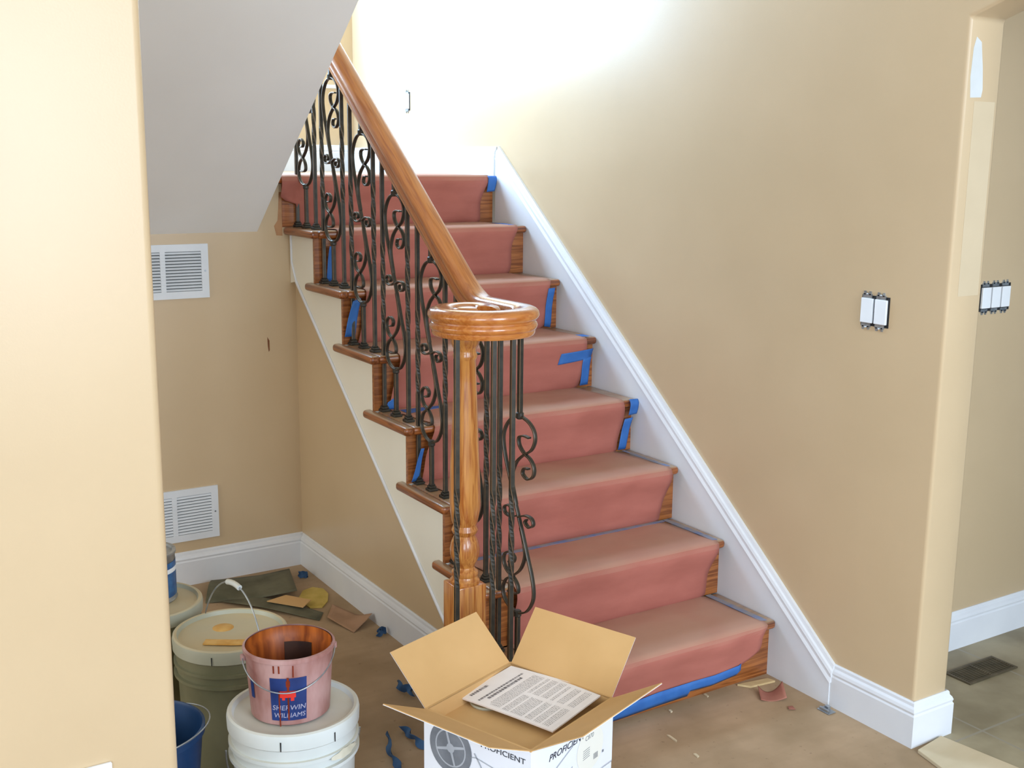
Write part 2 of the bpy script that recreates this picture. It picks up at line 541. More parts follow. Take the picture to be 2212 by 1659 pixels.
mk('baseboard_landing_right', base_run(G(), (XW, 1.72), (XW, YF), (-1, 0), LZ-0.012), M['trim'], kind='structure')
# wall under the stairs (triangle) and the skirt board on the right wall
def st(y): return 0.82*y-0.233
g = G().prism([(0.30, 0), (YL, 0), (YL, 1.19), (0.30, 0.03)], 'x', US, US+0.09)
mk('wall_under_stairs', g, M['wall'], kind='structure')
KS, KI = 0.7868, 0.3059
ks = (0.13-KI)/KS
g = G()
g.prism([(ks, 0), (1.70, 0), (1.70, LZ+0.118-0.03), (ks, 0.10)], 'x', SW, XW)
# moulded cap following the slope; profile in (out of wall, across the slope)
yt = (LZ+0.12-KI)/KS
g2 = G()
CP = [(0, 0), (0.006, 0.0), (0.009, 0.010), (0.014, 0.014), (0.017, 0.022), (0.015, 0.030), (0.018, 0.036), (0.0205, 0.042), (0, 0.042)]
a0 = Vector((XW, ks-0.004, 0.1275)); a1 = Vector((XW, yt, KS*yt+KI))
v = []
for p in (a0, a1):
    for d, h in CP:
        v.append((p.x-d-0.004*(d > 0), p.y, p.z-h*1.25))
m_ = len(CP)
g.add(v, [tuple(range(m_)), tuple(range(2*m_-1, m_-1, -1))]+[(i, (i+1) % m_, m_+(i+1) % m_, m_+i) for i in range(m_)])
mk('trim_1', g, M['trim'], kind='structure')

# ------------------------------------------------------------------ staircase
stair = empty('staircase', (0.45, 0.8, 0), 'stained oak staircase with cream side panel rising to the landing', 'staircase')
def bull(cx, cy, r, back, x1, front):
    pts = [(x1, front)]
    n = 28
    a0, a1 = -math.pi/2+0.02, -math.pi*1.5
    for i in range(n+1):
        a = a0+(a1-a0)*i/n
        pts.append((cx+r*math.cos(a), cy+r*math.sin(a)))
    pts += [(0.024, cy+r), (0.024, back), (x1, back)]
    return pts
for k in range(1, 9):
    yn = (k-1)*R
    z = k*H
    zl = (k-1)*H
    if k == 1:
        mk('riser', G().prism(bull(-0.06, 0.155, 0.13, yn+NP+0.02, SW, yn+NP), 'z', 0, z-0.028), M['riser'], stair, smooth=30)
        t = mk('tread', G().prism(bull(-0.06, 0.155, 0.16, R+NP, SW, 0.0), 'z', z-0.028, z), M['oak_x'], stair, bevel=0.010, bseg=3, smooth=50)
        continue
    yo = 0.003 if k == 8 else 0
    mk('riser', G().box(0.0245 if k < 8 else -0.002, SW, yn+NP-yo, yn+NP+0.014, zl, z-0.026), M['riser'], stair)
    # cove strip below the nosing
    if k < 8:
        t = mk('tread', G().box(0.031, SW, yn, k*R+NP, z-0.028, z), M['oak_x'], stair, bevel=0.011, bseg=4, smooth=60)
        ye = k*R+0.0765 if k < 7 else YL-0.001
        mk('tread_return', G().box(0.0, 0.034, yn, ye, z-0.028, z), M['oak_y'], stair, bevel=0.011, bseg=4, smooth=60)
    else:
        mk('landing_nosing', G().box(-1.04, SW, yn-0.001, YL+0.06, z-0.028, z+0.001), M['oak_x'], stair, bevel=0.011, bseg=4, smooth=60)
# side panel with the saw-tooth top
pts = [(0.33, 0), (0.33, 0.19)]
for k in range(2, 8):
    yr = (k-1)*R+NP
    pts += [(yr, (k-1)*H-0.02), (yr, k*H-0.02)]
pts += [(YL-0.001, 7*H-0.02), (YL-0.001, st(YL)), (0.285, 0)]
pts = [(0.285, 0), (0.285, 0.165)]
for k in range(2, 8):
    yr = (k-1)*R+NP+0.002
    pts += [(yr, (k-1)*H-0.024), (yr, k*H-0.024)]
pts += [(YL-0.001, 7*H-0.024), (YL-0.001, 1.12), (YL-0.06, st(YL-0.06)), (0.285, 0.0008)]
mk('side_panel', G().prism(pts, 'x', 0.025, US+0.01), M['stringer'], stair)
g = G()
bead = [(-0.004, -0.006), (0.004, -0.006), (0.004, 0.006), (-0.004, 0.006)]
g.sweep([(0.023, 0.30, st(0.30)+0.002), (0.023, YL-0.06, st(YL-0.06))], [(0.005*math.cos(a*math.pi/4), 0.007*math.sin(a*math.pi/4)) for a in range(8)], side=lambda i, t: Vector((1, 0, 0)))
g.sweep([(0.023, YL-0.06, st(YL-0.06)), (0.023, YL-0.02, 1.2), (0.023, YL-0.02, 7*H-0.03)], [(0.004*math.cos(a*math.pi/4), 0.005*math.sin(a*math.pi/4)) for a in range(8)], side=lambda i, t: Vector((1, 0, 0)))
mk('edge_bead', g, M['trim'], stair, smooth=50)
# hidden carriage carrying the treads
g = G()
pts = [(0.34, 0)]
for k in range(2, 8):
    yr = (k-1)*R+NP+0.016
    pts += [(yr, (k-1)*H-0.03), (yr, k*H-0.03)]
pts += [(YL-0.004, 7*H-0.03), (YL-0.004, 0)]
g.prism(pts, 'x', 0.14, SW-0.01)
mk('carriage', g, M['tanchip'], stair)

# ------------------------------------------------------------------ rosin paper runner
FR = [(0.0, 0.0235), (0.012, 0.018), (0.045, 0.0165), (0.085, 0.014), (0.12, 0.006), (0.15, -0.0035), (0.168, -0.0085), (0.180, -0.0090), (0.1875, -0.0055), (0.1925, 0.003), (0.1940, 0.018)]
def wob(k, x, dz):
    t = min(1, max(0, dz/0.05))*min(1, max(0, (0.19-dz)/0.04))
    return -abs(0.006*math.sin(x*9+k*2.1)+0.004*math.sin(x*23+k*4.7))*t - 0.0015
def front_y(k, x, dz):
    for (a, b), (c, d) in zip(FR, FR[1:]):
        if a <= dz <= c:
            return (k-1)*R + b+(d-b)*(dz-a)/(c-a) + wob(k, x, dz)
    return (k-1)*R+FR[-1][1]
XR = {1: (0.866, 0.835), 2: (0.872, 0.842), 3: (0.872, 0.846), 4: (0.856, 0.850), 5: (0.868, 0.846), 6: (0.866, 0.846), 7: (0.864, 0.838), 8: (0.872, 0.842)}
XL = {1: (0.115, 0.10), 2: (0.10, 0.10), 3: (0.10, 0.08), 4: (0.10, 0.06), 5: (0.10, 0.075), 6: (0.10, 0.075), 7: (0.10, 0.085), 8: (-0.018, 0.055)}
NX = 36
def row(k, f):
    """f: 0 at the riser foot, 1 at the nosing"""
    xr = XR[k][1]+(XR[k][0]-XR[k][1])*f+0.007*math.sin(f*6+k)
    s = f if k < 8 else min(1, max(0, (f-0.45)/0.12))
    xl = XL[k][1]+(XL[k][0]-XL[k][1])*s+0.004*math.sin(f*5+k*2)
    return xl, xr
g = G()
rows = []
for k in range(1, 9):
    zl = (k-1)*H
    steps = [i/13 for i in range(14)]
    dzs = []
    if k == 1:
        for f in steps:
            xl, xr = row(k, f)
            r_ = []
            for i in range(NX+1):
                x = xl+(xr-xl)*i/NX
                zb = 0.045+0.018*x+0.05*max(0, (x-0.72)/0.13)**1.5+0.003*math.sin(x*31)
                dz = zb+(0.186-zb)*f
                r_.append((x, front_y(1, x, dz)-0.010*(1-f)*(1-0.2*x), dz))
            rows.append(r_)
    else:
        for f in steps:
            xl, xr = row(k, f)
            r_ = []
            for i in range(NX+1):
                x = xl+(xr-xl)*i/NX
                dz = 0.186*f
                r_.append((x, front_y(k, x, dz), zl+dz+(0.003 if f == 0 else 0)))
            rows.append(r_)
    xl, xr = row(k, 1)
    ye = k*R+0.022 if k < 8 else 2.2
    for dz, dy in ((0.1895, -0.0030), (0.1918, 0.0020), (0.1934, 0.0080), (0.1941, 0.018)):
        rows.append([(xl+(xr-xl)*i/NX, (k-1)*R+dy, zl+dz) for i in range(NX+1)])
    for q in (0.25, 0.5, 0.75, 0.95):
        yy = (k-1)*R+0.018+(ye-(k-1)*R-0.018)*q
        x2, xr2 = (row(k+1, 0) if k < 8 else (xl, xr))
        a, b = xl+(x2-xl)*q, xr+(xr2-xr)*q
        rows.append([(a+(b-a)*i/NX, yy, zl+H+0.0028+0.0012*math.sin(i*0.7+k+q*9)) for i in range(NX+1)])
v = [p for r_ in rows for p in r_]
n = NX+1
f = [(j*n+i, j*n+i+1, (j+1)*n+i+1, (j+1)*n+i) for j in range(len(rows)-1) for i in range(NX)]
mk('paper_runner', G().add(v, f), M['paper'], smooth=50, solid=0.0006,
   label='dusty red rosin paper taped down over every step of the staircase', cat='floor protection paper')

# painter's tape on risers: corners (x, z above lower tread)
def riser_tape(k, c, label, nx=6, nz=8, off=0.0022):
    g = G()
    v = []
    for j in range(nz+1):
        for i in range(nx+1):
            s, t = i/nx, j/nz
            x = (c[0][0]*(1-s)+c[1][0]*s)*(1-t)+(c[3][0]*(1-s)+c[2][0]*s)*t
            z = (c[0][1]*(1-s)+c[1][1]*s)*(1-t)+(c[3][1]*(1-s)+c[2][1]*s)*t
            v.append((x, front_y(k, x, min(max(z, 0.0), 0.19))-off, (k-1)*H+z))
    g.add(v, [(j*(nx+1)+i, j*(nx+1)+i+1, (j+1)*(nx+1)+i+1, (j+1)*(nx+1)+i) for j in range(nz) for i in range(nx)])
    return mk('tape_strip', g, M['tape'], smooth=60, solid=0.0004, label=label, cat='tape', group='blue tape strips on the stair paper')
riser_tape(8, [(0.872, 0.125), (0.908, 0.128), (0.914, 0.190), (0.872, 0.190)], 'blue tape square at right end of the landing edge')
riser_tape(7, [(0.062, 0.004), (0.084, 0.004), (0.090, 0.135), (0.069, 0.135)], 'narrow upright blue tape behind balusters of the highest tread but one')
riser_tape(6, [(0.022, 0.03), (0.062, 0.03), (0.075, 0.165), (0.045, 0.155)], 'slanting blue tape beside the left riser end, third riser from landing')
riser_tape(6, [(0.851, 0.010), (0.881, 0.004), (0.882, 0.160), (0.851, 0.158)], 'upright blue tape at right just above volute level')
riser_tape(5, [(0.742, 0.098), (0.888, 0.112), (0.892, 0.150), (0.750, 0.140)], 'horizontal arm of the corner-shaped blue tape right of the volute')
riser_tape(5, [(0.850, 0.010), (0.886, 0.012), (0.892, 0.118), (0.852, 0.112)], 'upright arm of the corner-shaped blue tape right of the volute')
riser_tape(5, [(0.058, 0.003), (0.095, 0.003), (0.092, 0.046), (0.064, 0.030)], 'small blue tape corner low behind the middle balusters')
riser_tape(4, [(0.878, 0.135), (0.913, 0.138), (0.916, 0.192), (0.878, 0.194)], 'small blue tape square wrapped on the nosing right of newel, mid-flight', off=0.003)
riser_tape(4, [(0.850, 0.008), (0.884, 0.008), (0.902, 0.125), (0.866, 0.122)], 'curled upright blue tape below the small blue tape square')
riser_tape(4, [(0.028, 0.008), (0.052, 0.014), (0.066, 0.120), (0.054, 0.120)], 'slanting blue tape just left of the newel top shaft')
# long ragged tape along the bottom step
g = G()
T = [(0.10, 0.008, 0.052), (0.33, 0.014, 0.062), (0.45, 0.018, 0.068), (0.57, 0.020, 0.069), (0.575, 0.033, 0.070), (0.66, 0.034, 0.073), (0.765, 0.040, 0.076), (0.775, 0.046, 0.080)]
v = []
for x, z0, z1 in T:
    for j in range(4):
        z = z0+(z1-z0)*j/3
        v.append((x, front_y(1, x, z)-0.014+0.002*x+(0.008 if j < 1 else 0), z))
g.add(v, [(i*4+j, i*4+4+j, i*4+5+j, i*4+1+j) for i in range(len(T)-1) for j in range(3)])
mk('tape_strip', g, M['tape'], smooth=60, solid=0.0004, label='long ragged blue tape along the foot of the bottom riser', cat='tape', group='blue tape strips on the stair paper')
def tread_tape(k, pts, label, m='tape_dusty'):
    g = G().prism(pts, 'z', k*H+0.0040, k*H+0.0047)
    return mk('tape_strip', g, M[m], label=label, cat='tape', group='blue tape strips on the stair paper')
tread_tape(1, [(0.862, 0.015), (0.884, 0.010), (0.876, 0.262), (0.856, 0.262)], 'dusty blue tape along the right edge of the lowest tread')
tread_tape(2, [(0.868, 0.255), (0.888, 0.252), (0.884, 0.50), (0.864, 0.50)], 'dusty blue tape along the right edge of the second tread from floor')
tread_tape(2, [(0.12, 0.478), (0.86, 0.484), (0.86, 0.500), (0.12, 0.498)], 'dusty blue tape line across the back of the second tread')
tread_tape(3, [(0.868, 0.497), (0.884, 0.495), (0.880, 0.74), (0.866, 0.74)], 'dusty tape along the right edge of the third tread')
tread_tape(5, [(0.850, 0.975), (0.884, 0.972), (0.884, 1.02), (0.852, 1.02)], 'small blue tape bit on nosing beside the corner-shaped tape', 'tape')
tread_tape(7, [(0.835, 1.462), (0.86, 1.462), (0.87, 1.56), (0.84, 1.60)], 'short blue tape bit on the highest tread at right', 'tape')
tread_tape(4, [(0.10, 0.90), (0.26, 0.93), (0.26, 0.955), (0.10, 0.96)], 'short blue tape lying on tread behind the middle balusters', 'tape')

# ------------------------------------------------------------------ balustrade
bal = empty('stair_balustrade', (0.055, 0.5, H), 'dark iron scroll balustrade with varnished oak handrail, volute and newel', 'balustrade')
BX = 0.055
SQ = [(-0.0052, -0.0064), (0.0052, -0.0064), (0.0064, -0.0052), (0.0064, 0.0052), (0.0052, 0.0064), (-0.0052, 0.0064), (-0.0064, 0.0052), (-0.0064, -0.0052)]
def railz(y):
    """centre height of the handrail"""
    z = 1.301+0.785*(y-0.607)+0.047
    z0 = 1.176
    if y > 0.47: return z
    if y < 0.33: return z0
    t = (y-0.33)/0.14
    ze = 1.301+0.785*(0.47-0.607)+0.047
    # hermite from flat to the slope
    return z0*(2*t**3-3*t**2+1)+ze*(-2*t**3+3*t**2)+0.785*0.14*(t**3-t**2)
# rail section: a across, b up
def rail_prof():
    pts = []
    hw = 0.033
    right = [(0.020, -0.036), (0.024, -0.030), (0.024, -0.022), (0.028, -0.018), (0.030, -0.010), (0.028, -0.004), (0.0245, -0.001), (0.0245, 0.003), (0.031, 0.008), (0.0345, 0.016), (0.033, 0.025), (0.027, 0.032), (0.017, 0.036), (0.006, 0.0375)]
    left = [(-a, b) for a, b in reversed(right)]
    return right+left
RP = rail_prof()
path = []
y = 1.80
while y > 0.155:
    path.append((BX, y, railz(y)))
    y -= 0.02
# side vector is chosen so that b = a x t points up
mk('handrail', G().sweep(path[:-7], RP, side=lambda i, t: Vector((-1, 0, 0))), M['rail'], bal, smooth=35)
# volute: the rail curls clockwise round to the eye over the newel
vp = path[-9:]
NXC, NYC = -0.097, 0.182
n = 64
for i in range(n+1):
    s = i/n
    a = -s*math.radians(400)
    r_ = 0.115-0.060*max(0, (s-0.12)/0.88)
    cx = -0.06+(NXC+0.06)*s
    cy = 0.15+(NYC-0.15)*s
    vp.append((cx+r_*math.cos(a), cy+r_*math.sin(a), 1.176))
vp = [p for j, p in enumerate(vp) if j == 0 or (Vector(p)-Vector(vp[j-1])).length > 0.003]
vol = mk('volute', G().sweep(vp, RP, side=lambda i, t: t.cross(Vector((0, 0, 1)))*1.0 if False else Vector((0, 0, 1)).cross(t)*-1), M['volute'], bal, smooth=35)
mk('volute_eye', G().lathe([(0.030, -0.034), (0.036, -0.028), (0.036, 0.0), (0.040, 0.006), (0.040, 0.022), (0.034, 0.030), (0.022, 0.034), (0.004, 0.035)], (NXC, NYC, 1.176), 40), M['volute'], bal, smooth=35)

# newel
nz0 = H
g = G()
hw = 0.0435
g.box(NXC-hw, NXC+hw, NYC-hw, NYC+hw, nz0, 0.455)
nb = mk('newel_base', g, M['newel'], bal, bevel=0.004, bseg=2, smooth=40)
prof = [(0.040, 0.455), (0.041, 0.462), (0.036, 0.468), (0.034, 0.474), (0.037, 0.480), (0.036, 0.487), (0.029, 0.493), (0.026, 0.500), (0.029, 0.508), (0.031, 0.513),
        (0.036, 0.522), (0.040, 0.536), (0.0405, 0.552), (0.037, 0.570), (0.031, 0.584), (0.028, 0.590), (0.033, 0.596), (0.036, 0.604), (0.033, 0.612), (0.031, 0.618), (0.035, 0.628),
        (0.040, 0.655), (0.042, 0.690), (0.0415, 0.730), (0.039, 0.80), (0.036, 0.87), (0.033, 0.94), (0.0305, 1.01), (0.0285, 1.07), (0.031, 1.074), (0.033, 1.082), (0.030, 1.090), (0.029, 1.097), (0.034, 1.106), (0.038, 1.116), (0.039, 1.126), (0.039, 1.142)]
mk('newel_shaft', G().lathe(prof, (NXC, NYC, 0), 48), M['newel'], bal, smooth=40)

SM = [(0.0, 0.2835), (-0.036, 0.2685), (-0.0605, 0.2385), (-0.0690, 0.2055), (-0.0600, 0.1585), (-0.0400, 0.1045), (-0.0200, 0.0500), (0, 0)]
SMF = SM + [(-a, -b) for a, b in reversed(SM[:-1])]
SR = [(0.0, 0.2835), (0.038, 0.2715), (0.0610, 0.2505), (0.0655, 0.2245), (0.0505, 0.1965), (0.0155, 0.1745), (-0.0120, 0.1495), (-0.0285, 0.1125), (-0.0260, 0.0805), (-0.0100, 0.0300)]
SCL = [(0.042, 0.2285), (0.018, 0.230), (-0.0015, 0.2225), (0.0005, 0.2015), (0.0195, 0.1830), (0.0465, 0.1705), (0.0625, 0.1505), (0.0600, 0.1265), (0.0375, 0.1125), (0.0160, 0.1235), (0.0215, 0.1400), (0.040, 0.1420)]
SK = [(-0.0015, 0.0020), (-0.0300, -0.0085), (-0.0560, -0.0050), (-0.0625, 0.0110), (-0.0445, 0.0215), (-0.0285, 0.0115), (-0.034, 0.002)]
STRIP = [(-0.0054, -0.0023), (0.0054, -0.0023), (0.0061, -0.0015), (0.0061, 0.0015), (0.0054, 0.0023), (-0.0054, 0.0023), (-0.0061, 0.0015), (-0.0061, -0.0015)]
def shoe_geo(c):
    g = G()
    for a, z0, z1 in ((0.0155, 0, 0.009), (0.0115, 0.009, 0.017), (0.009, 0.017, 0.022)):
        g.box(c[0]-a, c[0]+a, c[1]-a, c[1]+a, c[2]+z0, c[2]+z1)
    return g
def zt_at(x, y):
    return railz(y)-0.030 if y > 0.155 else 1.146
_cache = {}
def baluster_plain(x, y, z0, top, turns=1.0):
    n = 60
    path, tw = [], []
    a0, a1 = z0+0.29, z0+0.56
    zs = [z0, a0]+[a0+(a1-a0)*i/24 for i in range(1, 25)]+[top]
    for z in zs:
        path.append((x, y, z))
        t = min(1, max(0, (z-a0)/(a1-a0)))
        tw.append(math.radians(8)+t*turns*2*math.pi)
    o = mk('baluster', G().sweep(path, SQ, side=lambda i, t: Vector((1, 0, 0)), twist=tw, wear=True), M['iron'], bal)
    mk('shoe', shoe_geo((x, y, z0)), M['iron'], o, bevel=0.002, bseg=1)
def baluster_scroll(x, y, z0, top, rot=0.0):
    """rot turns the panel about the vertical; 0 = panel along y"""
    zc = z0+0.436
    d = Vector((math.sin(rot), -math.cos(rot), 0))   # image-right direction of the panel
    nrm = Vector((math.cos(rot), math.sin(rot), 0))
    def P(u, v): return Vector((x, y, zc+v))+d*u
    o = mk('baluster', G().sweep([(x, y, z0), (x, y, zc-0.2835)], SQ, side=lambda i, t: nrm, wear=True), M['iron'], bal)
    mk('upper_bar', G().sweep([(x, y, zc+0.2835), (x, y, top)], SQ, side=lambda i, t: nrm, wear=True), M['iron'], o)
    for zz in (zc-0.2835, zc+0.2835):
        mk('collar', G().lathe([(0.0075, -0.010), (0.0110, -0.007), (0.0110, 0.007), (0.0075, 0.010)], (x, y, zz), 12), M['iron'], o)
    g = G()
    sd = lambda i, t: nrm
    neg = lambda L: [(-a, -b) for a, b in L]
    for L in (SMF, SR, neg(SR), SCL, neg(SCL), SK, neg(SK)):
        g.sweep([P(q.x, q.y) for q in catmull([(a, b, 0) for a, b in L], 7)], STRIP, side=sd, wear=True)
    mk('scroll', g, M['iron'], o, smooth=50)
    mk('shoe', shoe_geo((x, y, z0)), M['iron'], o, bevel=0.002, bseg=1)
for k in range(2, 8):
    yc = (k-1)*R+0.170
    for d in (-0.088, 0.088):
        y = yc+d
        baluster_plain(BX, y, k*H, zt_at(BX, y))
    baluster_scroll(BX, yc, k*H, zt_at(BX, yc))
# balusters that follow the volute on the curved starting step
baluster_plain(BX, 0.252, H, 1.146)
baluster_scroll(BX, 0.150, H, 1.146, rot=0.12)
baluster_plain(-0.036, 0.043, H, 1.146)
baluster_plain(-0.094, 0.042, H, 1.146)
baluster_plain(-0.1665, 0.103, H, 1.146)

# ------------------------------------------------------------------ wall fittings
def switch_x(name, y0, n, zc, label):
    """rough-in electrical box on the right wall, devices side by side along -y"""
    w = 0.047
    o = empty(name, (XW-0.0005, y0, zc), label, 'electrical box')
    y_a, y_b = y0-n*w, y0
    mk('recess_shade_plate', G().box(XW-0.0015, XW+0.03, y_a-0.001, y_b, zc-0.042, zc+0.042), M['dark'], o)  # dark plate painted as the shade inside the open box, no real hole
    for i in range(n):
        yb = y0-i*w-0.001
        mk('switch', G().box(XW-0.008, XW+0.001, yb-0.041, yb-0.001, zc-0.034, zc+0.034), M['white_plastic'], o, bevel=0.0015)
        for s in (-1, 1):
            g = G()
            g.box(XW-0.004, XW, yb-0.034, yb-0.003, zc+s*0.040-0.006, zc+s*0.040+0.006)
            g.lathe([(0.004, 0), (0.004, 0.003)], (XW-0.005, yb-0.018, zc+s*0.046-0.001), 10)
            g.box(XW-0.004, XW, yb-0.030, yb-0.024, zc+s*0.048-0.005, zc+s*0.048+0.005)
            g.box(XW-0.004, XW, yb-0.012, yb-0.006, zc+s*0.048-0.005, zc+s*0.048+0.005)
            mk('mounting_strap', g, M['steel'], o)
switch_x('switch_box', -0.232, 2, 1.188, 'uncovered double light switch on right wall near the opening')
switch_x('outlet_box', 2.545, 1, 1.848, 'uncovered single switch box on the wall above the landing')
o = empty('switch_box', (1.70, -0.147, 1.175), 'uncovered triple light switch on wall beyond the opening', 'electrical box')
mk('recess_shade_plate', G().box(1.575, 1.725, -0.1475, -0.12, 1.131, 1.217), M['dark'], o)  # dark plate in place of the shaded hole behind the switches
for i in range(3):
    x0 = 1.579+i*0.049
    mk('switch', G().box(x0, x0+0.042, -0.154, -0.145, 1.141, 1.207), M['white_plastic'], o, bevel=0.0015)
    for s in (-1, 1):
        g = G()
        g.box(x0+0.002, x0+0.034, -0.150, -0.146, 1.174+s*0.041-0.006, 1.174+s*0.041+0.006)
        g.box(x0+0.006, x0+0.012, -0.150, -0.146, 1.174+s*0.048-0.005, 1.174+s*0.048+0.005)
        g.box(x0+0.024, x0+0.030, -0.150, -0.146, 1.174+s*0.048-0.005, 1.174+s*0.048+0.005)
        mk('mounting_strap', g, M['steel'], o)
def ypatch(name, pts, y, m, label, cat):
    g = G().prism(pts, 'y', y-0.0006, y-0.0001)
    return mk(name, g, M[m], label=label, cat=cat)
ypatch('spackle_patch', [(0.965, 1.897), (0.985, 1.885), (0.998, 1.82), (1.004, 1.77), (1.000, 1.752), (0.958, 1.750), (0.952, 1.80), (0.956, 1.87)], YE, 'spackle', 'white oval spackle patch high on the narrow end of the right wall', 'wall patch')
M['touchup'] = mat('pale_touch_up', (204, 184, 152), (208, 188, 156), 0.4, 8)
ypatch('touch_up_band', [(0.975, 1.25), (1.058, 1.25), (1.058, 1.742), (0.975, 1.742)], YE, 'touchup', 'long pale touch-up band on the narrow wall end below the spackle', 'wall patch')
ypatch('stain_mark', [(-0.074, 0.919), (-0.066, 0.905), (-0.066, 0.868), (-0.070, 0.862), (-0.073, 0.885)], YL, 'stainmark', 'small brown drip mark in the middle of the back wall', 'stain')
ypatch('stain_smear', [(-0.026, 1.300), (-0.002, 1.298), (-0.002, 1.46), (-0.012, 1.46), (-0.016, 1.40), (-0.020, 1.355), (-0.034, 1.335)], YL, 'redstain', 'reddish stain smear on the wall beside the highest tread end', 'stain')
# cover plate low on the foreground wall
o = mk('wall_plate', G().box(-1.280, -1.208, -0.607, -0.600, 0.505, 0.622), M['white_plastic'], bevel=0.002, label='white cover plate low on the foreground wall at left', cat='wall plate')

def grille(z0, z1, label):
    x0, x1 = -0.62, -0.29
    y = YL
    o = empty('air_grille', ((x0+x1)/2, y, z0), label, 'vent grille', 'return air grilles on the back wall')
    g = G()
    b = 0.026
    for a in ((x0, x1, z0, z0+b), (x0, x1, z1-b, z1), (x0, x0+b, z0+b, z1-b), (x1-b, x1, z0+b, z1-b), ((x0+x1)/2-0.009, (x0+x1)/2+0.009, z0+b, z1-b)):
        g.box(a[0], a[1], y-0.008, y, a[2], a[3])
    mk('frame', g, M['grille'], o)
    mk('backing', G().box(x0+b, x1-b, y-0.0012, y, z0+b, z1-b), M['duct'], o)
    g = G()
    n = 13
    for i in range(n):
        z = z0+b+(z1-z0-2*b)*(i+0.5)/n
        g.prism([(y-0.0085, z-0.0036), (y-0.0072, z-0.0036), (y-0.0014, z+0.0034), (y-0.0030, z+0.0034)], 'x', x0+b, x1-b)
    mk('louvres', g, M['grille'], o)
    mk('screw', G().sweep([(x1-b/2, y-0.0095, (z0+z1)/2), (x1-b/2, y-0.007, (z0+z1)/2)], [(0.0035*math.cos(i*math.pi/5), 0.0035*math.sin(i*math.pi/5)) for i in range(10)]), M['steel'], o)
grille(1.083, 1.278, 'upper white air grille on the back wall, just below the soffit')
grille(0.172, 0.372, 'lower white air grille on the back wall, just above the baseboard')
# floor register in the tiled room
o = empty('floor_register', (1.52, -0.31, 0), 'brown slotted floor register set in the tile floor', 'floor vent')
g = G()
g.box(1.40, 1.64, -0.358, -0.35, 0, 0.005).box(1.40, 1.64, -0.27, -0.262, 0, 0.005).box(1.40, 1.41, -0.35, -0.27, 0, 0.005).box(1.63, 1.64, -0.35, -0.27, 0, 0.005).box(1.515, 1.522, -0.35, -0.27, 0, 0.005)
mk('frame', g, M['register'], o)
g = G()
for i in range(10):
    yy = -0.347+i*0.008
    g.box(1.41, 1.63, yy, yy+0.0035, 0.001, 0.004)
mk('slats', g, M['register'], o)
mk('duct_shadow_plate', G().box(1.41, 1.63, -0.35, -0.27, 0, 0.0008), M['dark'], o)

# ------------------------------------------------------------------ cardboard boxes
bxA, bxB, bxC, bxD = (Vector(p) for p in ((-0.487, -0.318, 0), (-0.197, -0.213, 0), (-0.097, -0.491, 0), (-0.387, -0.596, 0)))
ctr = (bxA+bxC)/2
BU = (bxB-bxA).normalized()
BV = (bxA-bxD).normalized()
hu, hv = (bxB-bxA).length/2, (bxA-bxD).length/2
def BP3(a, b, z): return ctr+BU*a+BV*b+Vector((0, 0, z))
def obox(g, a0, a1, b0, b1, z0, z1):
    v = [BP3(a, b, z) for a in (a0, a1) for b in (b0, b1) for z in (z0, z1)]
    return g.add(v, [(0, 1, 3, 2), (4, 6, 7, 5), (0, 4, 5, 1), (2, 3, 7, 6), (0, 2, 6, 4), (1, 5, 7, 3)])
BZ = 0.245
lowbox = mk('shipping_box', obox(G(), -hu, hu, -hv, hv, 0, BZ-0.001), M['boxwhite'], bevel=0.002, origin=(ctr.x, ctr.y, 0),
            label='closed white box underneath the open white box', cat='box')
bx = empty('open_box', (ctr.x, ctr.y, BZ), 'open white cardboard box with raised flaps holding a printed sheet', 'box')
g = G()
t = 0.004
for q in ((-hu, hu, -hv, -hv+t), (-hu, hu, hv-t, hv), (-hu, -hu+t, -hv+t, hv-t), (hu-t, hu, -hv+t, hv-t)):
    obox(g, q[0], q[1], q[2], q[3], BZ, 0.3985)
obox(g, -hu, hu, -hv, hv, BZ, BZ+0.004)
mk('walls', g, M['boxwhite'], bx)
g = G()
t2 = 0.0055
for q in ((-hu+t, hu-t, -hv+t, -hv+t2), (-hu+t, hu-t, hv-t2, hv-t), (-hu+t, -hu+t2, -hv+t2, hv-t2), (hu-t2, hu-t, -hv+t2, hv-t2)):
    obox(g, q[0], q[1], q[2], q[3], BZ+0.005, 0.4005)
for q in ((-hu, hu, -hv, -hv+t2), (-hu, hu, hv-t2, hv), (-hu, -hu+t2, -hv+t2, hv-t2), (hu-t2, hu, -hv+t2, hv-t2)):
    obox(g, q[0], q[1], q[2], q[3], 0.3986, 0.4012)
mk('lining', g, M['card'], bx)
obx = G()
obox(obx, -hu+t2, hu-t2, -hv+t2, hv-t2, 0.358, 0.362)
mk('inner_pad', obx, M['card'], bx)
